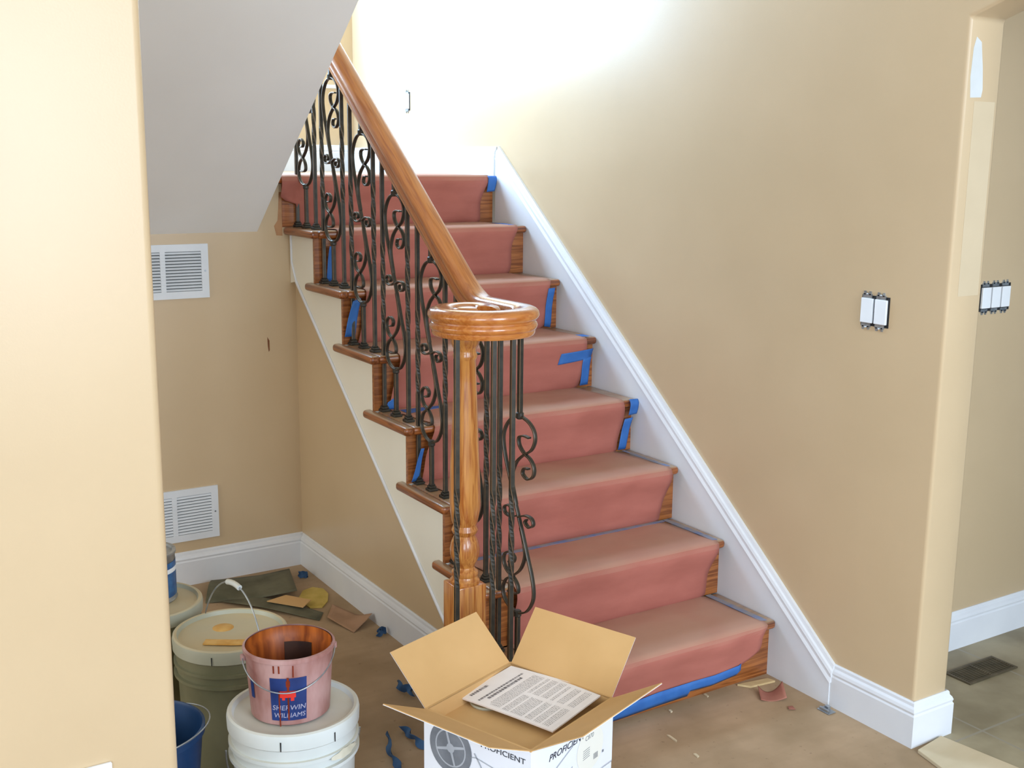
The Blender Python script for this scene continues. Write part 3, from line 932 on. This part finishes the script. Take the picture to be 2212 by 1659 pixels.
# flaps: hinge p->q, outward dir, angle
FL = 0.146
def flap(name, p, q, out, th, skew=0.0, bend=0.0):
    dv = out*math.cos(th)+Vector((0, 0, 1))*math.sin(th)
    nrm = (q-p).normalized().cross(dv).normalized()
    if nrm.z < 0: nrm = -nrm
    zz = Vector((0, 0, 0.4))
    e = (q-p).normalized()*0.004
    n = 6
    gi, go = G(), G()
    top, bot = [], []
    for s in range(n+1):
        f_ = s/n
        off = nrm*(-bend*math.sin(f_*math.pi*0.5)**2)
        for w in (0, 1):
            base = (p+e if w == 0 else q-e)
            top.append(base+zz+dv*FL*f_+off+nrm*0.0015)
            bot.append(base+zz+dv*FL*f_+off-nrm*0.0015)
    m = len(top)
    F = []
    for s in range(n):
        a = 2*s
        F += [(a, a+1, a+3, a+2)]
    mid = [(x+y)/2 for x, y in zip(top, bot)]
    def slab(A, B, g):
        v = A+B
        f = [(2*s, 2*s+1, 2*s+3, 2*s+2) for s in range(n)]+[(m+2*s, m+2*s+2, m+2*s+3, m+2*s+1) for s in range(n)]
        f += [(2*s, 2*s+2, m+2*s+2, m+2*s) for s in range(n)]+[(2*s+1, m+2*s+1, m+2*s+3, 2*s+3) for s in range(n)]
        f += [(0, m, m+1, 1), (2*n, 2*n+1, m+2*n+1, m+2*n)]
        g.add(v, f)
    slab(top, [a*0.35+b*0.65 for a, b in zip(top, bot)], gi)
    slab([a*0.35+b*0.65 for a, b in zip(top, bot)], bot, go)
    o = mk('flap', gi, M['card'], bx)
    mk('flap_outer_face', go, M['boxwhite'], o)
flap('back_left', bxA, bxB, BV, math.radians(44))
flap('back_right', bxB, bxC, BU, math.radians(50))
flap('front_left', bxD, bxA, -BU, math.radians(26))
flap('front_right', bxC, bxD, -BV, math.radians(31))
# printing on the two near faces
def front_left_face(u, v, w):   # face at -BU side, u runs from A (left) to D
    return ctr-BU*(hu+0.0006+w)+BV*(hv-u)+Vector((0, 0, v))
def front_right_face(u, v, w):  # face at -BV side, u from D to C
    return ctr-BV*(hv+0.0006+w)+BU*(u-hu)+Vector((0, 0, v))
def ring(face, cu, cv, r0, r1, ru=1.0, n=40, a0=0, a1=2*math.pi, w=0.0003, tilt=0.0):
    g = G()
    v = []
    for i in range(n+1):
        a = a0+(a1-a0)*i/n
        for r_ in (r0, r1):
            v.append(face(cu+r_*math.cos(a)*ru, cv+r_*math.sin(a), w))
    return g.add(v, [(2*i, 2*i+1, 2*i+3, 2*i+2) for i in range(n)])
# picture of a round speaker frame
sc_u, sc_v = 0.078, 0.334
g = ring(front_left_face, sc_u, sc_v, 0.043, 0.060)
mk('printed_ring', g, M['printgrey'], bx)
mk('printed_disc', ring(front_left_face, sc_u, sc_v, 0.0, 0.0435, w=0.0002), M['printgrey'], bx)
g = ring(front_left_face, sc_u, sc_v, 0.040, 0.0435, w=0.0005)
g2 = ring(front_left_face, sc_u, sc_v, 0.0, 0.011, w=0.0005)
g.add(g2.v, g2.f)
for a in (0.3, 1.87, 3.44, 5.01):
    c, s_ = math.cos(a), math.sin(a)
    v = [front_left_face(sc_u+c*r_-s_*h, sc_v+s_*r_+c*h, 0.0006) for r_, h in ((0.008, -0.0035), (0.042, -0.0025), (0.042, 0.0025), (0.008, 0.0035))]
    g.add(v, [(0, 1, 2, 3)])
mk('printed_spokes', g, M['printlight'], bx)
mk('printed_name', text_geo('PROFICIENT', 0.0175, lambda u, v, w: front_left_face(0.222+u*1.25, 0.3665+v, w)), M['printblack'], bx)
g = text_geo('PROFICIENT', 0.021, lambda u, v, w: front_right_face(0.128+u*1.15, 0.350+v, w), shear=0.3)
mk('printed_name', g, M['printblack'], bx)
def stroke(face, pts, wd):
    g = G()
    for (u0, v0), (u1, v1) in zip(pts, pts[1:]):
        d = Vector((u1-u0, v1-v0)).normalized()
        nx_, ny_ = -d.y*wd, d.x*wd
        v = [face(u0+nx_, v0+ny_, 0.0003), face(u1+nx_, v1+ny_, 0.0003), face(u1-nx_, v1-ny_, 0.0003), face(u0-nx_, v0-ny_, 0.0003)]
        g.add(v, [(0, 1, 2, 3)])
    return g
g = stroke(front_right_face, [(0.045, 0.262), (0.075, 0.318), (0.150, 0.350)], 0.0016)
g2 = stroke(front_right_face, [(0.068, 0.322), (0.082, 0.300)], 0.0022); g.add(g2.v, g2.f)
g2 = stroke(front_right_face, [(0.110, 0.262), (0.150, 0.302)], 0.0012); g.add(g2.v, g2.f)
g2 = stroke(front_left_face, [(0.125, 0.330), (0.150, 0.336), (0.270, 0.318)], 0.0012); g.add(g2.v, g2.f)
g2 = stroke(front_left_face, [(0.145, 0.345), (0.165, 0.318)], 0.0018); g.add(g2.v, g2.f)
mk('printed_lines', g, M['printlight'], bx)
g = ring(front_right_face, 0.218, 0.316, 0.0, 0.052, w=0.0001)
mk('printed_circle', g, M['cream_print'], bx)
g = text_geo('C870', 0.015, lambda u, v, w: front_right_face(0.213+u, 0.340+v, w), shear=0.2)
mk('printed_number', g, M['printgrey'], bx)
g = G()
for i in range(6):
    g2 = stroke(front_right_face, [(0.232+i*0.003, 0.283), (0.232+i*0.003, 0.297)], 0.0009); g.add(g2.v, g2.f)
g2 = stroke(front_right_face, [(0.266, 0.288), (0.272, 0.288)], 0.003); g.add(g2.v, g2.f)
for i in range(5):
    g2 = stroke(front_right_face, [(0.190, 0.318-i*0.005), (0.216, 0.320-i*0.005)], 0.0007); g.add(g2.v, g2.f)
mk('printed_marks', g, M['printgrey'], bx)

# printed instruction sheet lying in the box, slightly propped
S0, S1, S2, S3 = None, None, None, None
def cam_ray(px, py):
    return fw+rt*((px-1106)/FPX)-up*((py-829.5)/FPX)
def on_z(px, py, z):
    d = cam_ray(px, py)
    t_ = (z-CAMP[2])/d.z
    return Vector(CAMP)+d*t_
# corners measured at the height of the pad edge
cs = [on_z(990, 1508, 0.376), on_z(1104, 1441, 0.396), on_z(1304, 1500, 0.396), on_z(1194, 1583, 0.376)]
sh_o = cs[0]
def sheet_pt(u, v, w):
    p = (cs[0]*(1-u)+cs[3]*u)*(1-v)+(cs[1]*(1-u)+cs[2]*u)*v
    return p+Vector((0, 0, w+0.002*math.sin(u*3)))
sheet = G()
nu = 8
v = [sheet_pt(i/nu, j/nu, w) for w in (0, 0.0035) for j in range(nu+1) for i in range(nu+1)]
N_ = (nu+1)**2
f = []
for j in range(nu):
    for i in range(nu):
        a = j*(nu+1)+i
        f.append((a, a+nu+1, a+nu+2, a+1))
        f.append((N_+a, N_+a+1, N_+a+nu+2, N_+a+nu+1))
for i in range(nu):
    a = i; b = nu*(nu+1)+i
    f += [(a, a+1, N_+a+1, N_+a), (b, N_+b, N_+b+1, b+1)]
    a = i*(nu+1); b = i*(nu+1)+nu
    f += [(a, N_+a, N_+a+nu+1, a+nu+1), (b, b+nu+1, N_+b+nu+1, N_+b)]
so = mk('instruction_sheet', sheet.add(v, f), M['sheet'], smooth=40, label='white instruction sheet with grey printed text lying in the open box', cat='paper')
def blk(g, u0, u1, v0, v1):
    n = 3
    vv = [sheet_pt(u0+(u1-u0)*i/n, v0+(v1-v0)*j, 0.0039) for j in (0, 1) for i in range(n+1)]
    g.add(vv, [(i, i+1, n+2+i, n+1+i) for i in range(n)])
gd, gl = G(), G()
rr = random.Random(3)
def line(g, u, v0, v1, th=0.012):
    v_ = v0
    while v_ < v1:
        l = rr.uniform(0.015, 0.05)
        blk(g, u-th/2, u+th/2, v_, min(v_+l, v1))
        v_ += l+0.010
line(gd, 0.075, 0.10, 0.42, 0.030)
line(gd, 0.19, 0.06, 0.90, 0.022)
line(gd, 0.235, 0.16, 0.80, 0.030)
u = 0.30
for i in range(7):
    line(gl, u, 0.06 if i else 0.1, 0.93, 0.009)
    u += 0.018
u = 0.45
for i in range(12):
    if i != 4: line(gl, u, 0.05, 0.46, 0.009)
    if i not in (2, 7): line(gl, u, 0.53, 0.93, 0.009)
    u += 0.018
u = 0.69
for i in range(14):
    if i not in (4, 9): line(gl, u, 0.05, 0.46, 0.009)
    if i not in (2, 3, 8, 9): line(gl, u, 0.53, 0.90, 0.009)
    u += 0.018
mk('printed_heading', gd, M['inkdark'], so)
mk('printed_text', gl, M['inkgrey'], so)
# grey foam disc just visible under the sheet
mk('foam_disc', G().lathe([(0.038, 0.3622), (0.040, 0.366), (0.038, 0.369)], (on_z(1052, 1528, 0.352).x, on_z(1052, 1528, 0.352).y, 0), 32), M['bucket_grey'], label='grey round edge peeking from under the instruction sheet', cat='packing piece')

# ------------------------------------------------------------------ buckets
def bucket(c, m, label, r=0.147, h=0.37, smear=False, ticks=(), handle=None):
    o = empty('plastic_bucket', c, label, 'bucket', 'lidded five gallon buckets')
    prof = [(r*0.86, 0), (r*0.875, 0.004), (r*0.93, h*0.70), (r*0.94, h-0.105), (r*1.0, h-0.104), (r*1.0, h-0.096), (r*0.945, h-0.095), (r*0.95, h-0.075), (r*0.995, h-0.074), (r*0.995, h-0.066), (r*0.955, h-0.065), (r*0.96, h-0.03)]
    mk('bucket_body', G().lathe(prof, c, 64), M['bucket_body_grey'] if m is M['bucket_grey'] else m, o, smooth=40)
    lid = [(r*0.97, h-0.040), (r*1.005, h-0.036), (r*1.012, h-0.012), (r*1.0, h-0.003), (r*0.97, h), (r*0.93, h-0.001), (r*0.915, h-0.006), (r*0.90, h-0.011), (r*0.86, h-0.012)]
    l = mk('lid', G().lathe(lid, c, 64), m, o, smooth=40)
    for a in ticks:
        g = G()
        ca, sa = math.cos(a), math.sin(a)
        for z0, z1 in ((h-0.036, h-0.014),):
            p = Vector((c[0]+ca*r*1.012, c[1]+sa*r*1.012, 0))
            tdir = Vector((-sa, ca, 0))*0.0012
            n_ = Vector((ca, sa, 0))*0.0012
            v = [p+tdir+n_+Vector((0, 0, c[2]+z0)), p-tdir+n_+Vector((0, 0, c[2]+z0)), p-tdir*1.3+n_*0.8+Vector((0, 0, c[2]+z1)), p+tdir*1.3+n_*0.8+Vector((0, 0, c[2]+z1))]
            g.add(v, [(0, 1, 2, 3)])
        mk('tear_slot', g, M['dark'], l)
    if handle is not None:
        a, tilt, grip = handle
        d = Vector((math.cos(a), math.sin(a), 0))
        uv = Vector((-math.sin(a)*math.cos(tilt), math.cos(a)*math.cos(tilt), math.sin(tilt)))
        base = Vector(c)+Vector((0, 0, h-0.085))
        R_ = r+0.006
        pts = [base+d*R_*math.cos(t_)+uv*(R_+0.055)*math.sin(t_) for t_ in [math.pi*i/32 for i in range(33)]]
        mk('bail_handle', G().tube(pts, 0.0022), M['steel'], o, smooth=60)
        if grip:
            mk('hand_grip', G().tube(pts[14:19], 0.0075, 12), M['bucket'], o, smooth=60)
    return o
cv = math.atan2(CAMP[1]+0.14, CAMP[0]+0.727)
FB = (-0.702, -0.092, 0)
bucket(FB, M['bucket'], 'white lidded bucket in front with the stained pail on its lid', ticks=(cv-0.20, cv+0.62), handle=(cv+1.75, -1.25, False))
MB_ = (-0.686, 0.392, 0)
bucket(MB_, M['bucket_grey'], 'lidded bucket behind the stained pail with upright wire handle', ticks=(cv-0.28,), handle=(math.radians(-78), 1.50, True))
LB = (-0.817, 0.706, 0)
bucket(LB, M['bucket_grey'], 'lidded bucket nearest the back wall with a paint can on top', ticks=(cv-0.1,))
# dried paint on the front bucket
g = G()
for a0, a1, z0, z1 in ((cv+0.55, cv+1.15, 0.284, 0.306),):
    n = 10
    v = []
    for i in range(n+1):
        a = a0+(a1-a0)*i/n
        q = math.sin(math.pi*i/n)
        for j in range(4):
            z = z0+(z1-z0)*(0.5+(j/3-0.5)*(0.25+0.75*q))
            rr_ = 0.1485+0.0015*math.sin(i*2.1+j)
            v.append((FB[0]+rr_*math.cos(a), FB[1]+rr_*math.sin(a), z))
    g.add(v, [(i*4+j, i*4+4+j, i*4+5+j, i*4+1+j) for i in range(n) for j in range(3)])
fb = [o for o in COL.objects if o.name == 'plastic_bucket'][0]
mk('paint_smear', g, M['smear'], fb, smooth=60)
# small stained pail on the front bucket
PC = (FB[0]-0.004, FB[1]+0.006, 0.3602)
pail = empty('stain_pail', PC, 'small pink stained open pail with blue label on top of front bucket', 'pail')
ph = 0.160
r0, r1 = 0.088, 0.0985
outer = [(r0-0.004, 0), (r0, 0.003), (r0+(r1-r0)*0.80, ph*0.80), (r1-0.001, ph*0.86), (r1, ph-0.012), (r1+0.004, ph-0.010), (r1+0.004, ph-0.002), (r1+0.001, ph)]
inner = [(r1-0.0025, ph-0.002), (r1-0.003, ph*0.86), (r0+(r1-r0)*0.80-0.006, ph*0.80), (r0-0.003, 0.004), (0.002, 0.004)]
mk('pail_body', G().lathe(outer+[(r1-0.0015, ph)], PC, 64, capt=False), M['pail'], pail, smooth=40)
mk('stained_inside', G().lathe(inner, PC, 64, capb=False), M['pail_in'], pail, smooth=40)
def pr(z): return r0+(r1-r0)*min(1, z/ph)
def pail_pt(a, z, w): return (PC[0]+(pr(z)+w)*math.cos(a), PC[1]+(pr(z)+w)*math.sin(a), PC[2]+z)
ca = math.atan2(CAMP[1]-PC[1], CAMP[0]-PC[0])
def patch(a0, a1, z0, z1, w, n=14, top=None):
    v = []
    for i in range(n+1):
        a = a0+(a1-a0)*i/n
        for j in range(7):
            v.append(pail_pt(a, z0+(z1-z0)*j/6, w))
    return G().add(v, [(i*7+j, i*7+7+j, i*7+8+j, i*7+1+j) for i in range(n) for j in range(6)])
la0, la1 = ca-0.47, ca+0.38
lb = mk('blue_label', patch(la0, la1, 0.014, 0.116, 0.0011), M['label_blue'], pail, smooth=60)
lc = (la0+la1)/2-0.0
g = patch(lc-0.20, lc+0.17, 0.070, 0.086, 0.0016)
g2 = patch(lc-0.15, lc-0.08, 0.064, 0.072, 0.0016, 5); g.add(g2.v, g2.f)
g2 = patch(lc+0.05, lc+0.13, 0.062, 0.072, 0.0016, 5); g.add(g2.v, g2.f)
mk('red_emblem', g, M['label_red'], lb, smooth=60)
g = text_geo('SHERWIN', 0.0165, lambda u, v, w: pail_pt(lc+u/0.09, 0.040+v, 0.0014+w), shear=0.15)
g2 = text_geo('WILLIAMS', 0.0155, lambda u, v, w: pail_pt(lc+0.01+u/0.09, 0.022+v, 0.0014+w), shear=0.15); g.add(g2.v, g2.f)
mk('label_lettering', g, M['label_text'], lb)
g = G()
for a, z0, z1, wd in ((ca-0.26, 0.0, 0.085, 0.016), (ca-0.05, 0.016, 0.070, 0.020), (ca-0.05, 0.085, 0.118, 0.026), (ca-0.36, 0.128, 0.146, 0.016), (ca-0.24, 0.128, 0.146, 0.016), (ca+0.07, 0.118, 0.146, 0.014), (ca-0.05, 0.096, 0.110, 0.046)):
    g2 = patch(a-wd, a+wd, z0, z1, 0.0018, 3); g.add(g2.v, g2.f)
mk('stain_drip', g, M['drip'], pail, smooth=60)
mk('side_print', patch(ca-1.12, ca-0.98, 0.055, 0.095, 0.0011, 4), M['label_blue'], pail, smooth=60)
g = text_geo('STAIN', 0.020, lambda u, v, w: pail_pt(ca+1.12-v/0.09, 0.09+u, 0.0012+w))
# inside view of the label through the plastic
def ipatch(a0, a1, z0, z1):
    v = []
    n = 8
    for i in range(n+1):
        a = a0+(a1-a0)*i/n
        for j in range(5):
            z = z0+(z1-z0)*j/4
            rr_ = (r0+(r1-r0)*z/ph)-0.0072
            v.append((PC[0]+rr_*math.cos(a), PC[1]+rr_*math.sin(a), PC[2]+z))
    return G().add(v, [(i*5+j, i*5+5+j, i*5+6+j, i*5+1+j) for i in range(n) for j in range(4)])
mk('label_shadow', ipatch(ca+math.pi-0.62, ca+math.pi+0.12, 0.03, 0.122), mat('dark_label_through_plastic', (60, 44, 40), (78, 54, 44), 0.5, 20), pail, smooth=60)
# wire handle hanging down in front
ax = ca+math.pi/2+0.16
d = Vector((math.cos(ax), math.sin(ax), 0))
fv = Vector((math.cos(ca), math.sin(ca), 0))
base = Vector(PC)+Vector((0, 0, ph-0.022))
pts = []
for i in range(41):
    t_ = math.pi*i/40
    pts.append(base+d*(r1+0.005)*math.cos(t_)+fv*(r1+0.006)*math.sin(t_)*1.0+Vector((0, 0, -0.052*math.sin(t_)**1.3)))
mk('wire_handle', G().tube(pts, 0.0017), M['steel'], pail, smooth=60)
for s in (-1, 1):
    p = base+d*s*(r1+0.003)
    mk('handle_ear', G().lathe([(0.002, -0.008), (0.007, -0.006), (0.007, 0.006), (0.002, 0.008)], p, 12), M['pail'], pail, smooth=50)
# paint blotches on the middle bucket lid and a thin stir stick
g = G()
zt_ = 0.358
g.lathe([(0.028, zt_), (0.026, zt_+0.0012), (0.002, zt_+0.0016)], (MB_[0]-0.005, MB_[1]+0.045, 0), 20)
mb = [o for o in COL.objects if o.name.startswith('plastic_bucket')][1]
mk('paint_blotch', g, M['yellowstain'], mb, smooth=50)
g = G()
g.sweep([(-0.765, 0.362, zt_+0.004), (-0.70, 0.318, zt_+0.005), (-0.640, 0.290, zt_+0.004)], [(-0.014, -0.002), (0.014, -0.002), (0.014, 0.002), (-0.014, 0.002)])
mk('stir_stick', g, M['yellowstain'], label='paint stained stir stick lying on the lid behind the pail', cat='stir stick')
# paint can on the rear bucket
cc = (-0.808, 0.745, 0.3585)
can = empty('paint_can', cc, 'blue labelled paint can standing on the rearmost bucket', 'paint can')
mk('can_body', G().lathe([(0.080, 0), (0.083, 0.004), (0.080, 0.008), (0.080, 0.132), (0.083, 0.136), (0.083, 0.142), (0.074, 0.142), (0.072, 0.136)], cc, 40), M['steel'], can, smooth=40)
mk('can_label', G().lathe([(0.0808, 0.015), (0.0808, 0.115)], cc, 40, False, False), M['canblue'], can, smooth=40)
mk('label_band', G().lathe([(0.0813, 0.085), (0.0813, 0.098)], cc, 40, False, False), M['white_plastic'], can, smooth=40)
# blue open bucket
bc = (-1.0, 0.09, 0)
bb = empty('blue_bucket', bc, 'dark blue open bucket partly hidden behind the foreground wall', 'bucket')
mk('bucket_body', G().lathe([(0.105, 0), (0.11, 0.004), (0.137, 0.295), (0.143, 0.296), (0.143, 0.310), (0.137, 0.312), (0.134, 0.305), (0.110, 0.05), (0.002, 0.05)], bc, 56, capt=False), M['bluepail'], bb, smooth=40)
mk('dark_liquid', G().lathe([(0.124, 0.20), (0.002, 0.201)], bc, 40, False, True), M['darkfluid'], bb, smooth=40)
d = Vector((math.cos(0.9), math.sin(0.9), 0)); q = Vector((math.sin(0.9), -math.cos(0.9), 0))
pts = [Vector(bc)+Vector((0, 0, 0.295))+d*0.147*math.cos(math.pi*i/30)+q*0.155*math.sin(math.pi*i/30)+Vector((0, 0, 0.03*math.sin(math.pi*i/30))) for i in range(31)]
mk('wire_handle', G().tube(pts, 0.0017), M['steel'], bb, smooth=60)

# ------------------------------------------------------------------ things lying on the floor
def curled(name, pts, m, label, cat, curl, z=0.0, thick=0.0012, group=None, n=10):
    """pts: 4 corners of a sheet on the floor; curl(u,v) gives height"""
    v = []
    P = [Vector((a, b, 0)) for a, b in pts]
    for j in range(n+1):
        for i in range(n+1):
            u, w = i/n, j/n
            p = (P[0]*(1-u)+P[1]*u)*(1-w)+(P[3]*(1-u)+P[2]*u)*w
            p.z = z+0.001+max(0, curl(u, w))
            v.append(p)
    f = [(j*(n+1)+i, j*(n+1)+i+1, (j+1)*(n+1)+i+1, (j+1)*(n+1)+i) for j in range(n) for i in range(n)]
    c = sum((Vector(p) for p in v), Vector())/len(v)
    return mk(name, G().add(v, f), m, smooth=60, solid=thick, label=label, cat=cat, group=group, origin=(c.x, c.y, z))
curled('underlay_sheet', [(-0.42, 1.50), (-0.12, 1.37), (-0.06, 1.60), (-0.33, 1.70)], M['rag'], 'olive grey curled sheet leaning by the back baseboard', 'sheet', lambda u, v: 0.035*max(0, u-0.6)+0.03*math.sin(v*3)*(1-u)+0.018*u)
curled('underlay_sheet', [(-0.37, 1.47), (-0.13, 1.14), (-0.09, 1.20), (-0.28, 1.50)], M['rag'], 'dark olive strip lying in front of the curled grey sheet', 'sheet', lambda u, v: 0.006+0.006*math.sin(u*4), z=0.0)
g = G()
pts = [(-0.115, 1.262), (-0.075, 1.245), (-0.035, 1.290), (-0.005, 1.355), (-0.002, 1.41), (-0.03, 1.445), (-0.075, 1.43), (-0.125, 1.355)]
mk('round_card', G().prism(pts, 'z', 0.001, 0.005), M['disc'], label='yellow rounded card on the floor near the corner', cat='card')
mk('cardboard_piece', G().prism([(-0.24, 1.36), (-0.15, 1.24), (-0.10, 1.29), (-0.16, 1.38)], 'z', 0.019, 0.022), M['card'], label='torn tan cardboard bit beside the yellow rounded card', cat='cardboard')
curled('paper_scrap', [(-0.105, 1.13), (-0.070, 0.985), (0.020, 1.03), (-0.035, 1.25)], M['scrap'], 'large curled brown paper scrap by the stair baseboard', 'paper scrap', lambda u, v: 0.05*max(0, u-0.62)**1.2*v*2+0.015*max(0, v-0.7)+0.012*(1-u)*(1-v))
def crumple(loc, L, seed, label, m='tape_dark', grp='crumpled blue tape on the floor', w=0.012):
    r_ = random.Random(seed)
    P = [Vector((0, 0, 0.012))]
    a = r_.uniform(0, 6)
    for i in range(7):
        a += r_.uniform(-0.6, 0.6)
        P.append(P[-1]+Vector((math.cos(a)*L/6, math.sin(a)*L/6, 0)))
        P[-1].z = r_.uniform(0.010, 0.022)
    c = sum(P, Vector())/len(P)
    P = [Vector(loc)+p-Vector((c.x, c.y, 0)) for p in P]
    path = catmull(P, 5)
    g = G().sweep(path, [(-w, -0.0006), (w, -0.0006), (w, 0.0006), (-w, 0.0006)], twist=[math.pi/2+0.7*math.sin(i*0.35+seed) for i in range(len(path))])
    mz = min(v_[2] for v_ in g.v)
    g.v = [(a_, b_, c_-mz+0.0004) for a_, b_, c_ in g.v]
    return mk('tape_scrap', g, M[m], smooth=60, label=label, cat='tape', group=grp, origin=tuple(loc))
crumple((-0.325, 0.175, 0), 0.16, 3, 'longest crumpled blue tape on floor left of the boxes')
crumple((-0.235, 0.215, 0), 0.13, 8, 'crumpled blue tape tucked beside the white box left side')
crumple((-0.125, 0.495, 0), 0.08, 5, 'small blue tape scrap on floor behind the box flap')
crumple((0.002, 0.92, 0), 0.04, 4, 'tiny blue scrap against the baseboard under the stairs')
crumple((-0.02, 1.56, 0), 0.03, 9, 'tiny dark scrap near the corner of the back wall')
mk('wood_strip', G().add([(0.775, 0.012, 0.001), (0.885, -0.005, 0.001), (0.893, -0.030, 0.001), (0.80, -0.02, 0.001), (0.775, 0.012, 0.007), (0.885, -0.005, 0.007), (0.893, -0.030, 0.007), (0.80, -0.02, 0.007)],
   [(3, 2, 1, 0), (4, 5, 6, 7), (0, 1, 5, 4), (1, 2, 6, 5), (2, 3, 7, 6), (3, 0, 4, 7)]), M['tanchip'], label='tan splinter strip on the floor at right foot of the stairs', cat='wood strip')
curled('paper_scrap', [(0.765, -0.100), (0.832, -0.140), (0.855, -0.095), (0.805, -0.045)], M['scrapred'], 'reddish curled paper scrap on floor in front of the skirt board', 'paper scrap', lambda u, v: 0.02*(u-0.4)**2*4*(0.4+v))
curled('paper_scrap', [(0.795, -0.185), (0.812, -0.195), (0.82, -0.175), (0.805, -0.17)], M['scrapred'], 'tiny reddish paper chip right of the larger curled scrap', 'paper scrap', lambda u, v: 0.002)
g = G()
g.box(0.872, 0.902, -0.268, -0.222, 0.0005, 0.004).box(0.874, 0.882, -0.262, -0.228, 0.004, 0.012).box(0.888, 0.900, -0.250, -0.236, 0.004, 0.015)
mk('metal_bracket', g, M['steel'], bevel=0.001, label='small metal bracket on the floor against the right baseboard', cat='bracket')
mk('floor_board', G().prism([(1.036, -0.530), (0.915, -0.548), (0.83, -0.90), (1.095, -0.93)], 'z', 0.0005, 0.012), M['plank'], bevel=0.002, label='pale flat board on the floor below the wall end', cat='board')
for i, (x, y, w_, l) in enumerate(((0.390, -0.137, 0.004, 0.022), (0.490, -0.010, 0.005, 0.007), (0.648, 0.012, 0.004, 0.010), (0.385, -0.244, 0.005, 0.010))):
    g = G()
    g.prism([(x-w_, y-l), (x+w_*0.6, y-l*0.8), (x+w_, y+l*0.7), (x-w_*0.4, y+l)], 'z', 0.0004, 0.004)
    mk('plaster_crumb', g, M['plank'], label=['long pale plaster crumb nearest the box on the floor', 'small pale plaster crumb on the floor in front of the bottom blue tape', 'pale plaster crumb against the bottom riser', 'pale plaster crumb nearest the lower edge of the picture'][i], cat='debris', group='plaster crumbs on the floor')
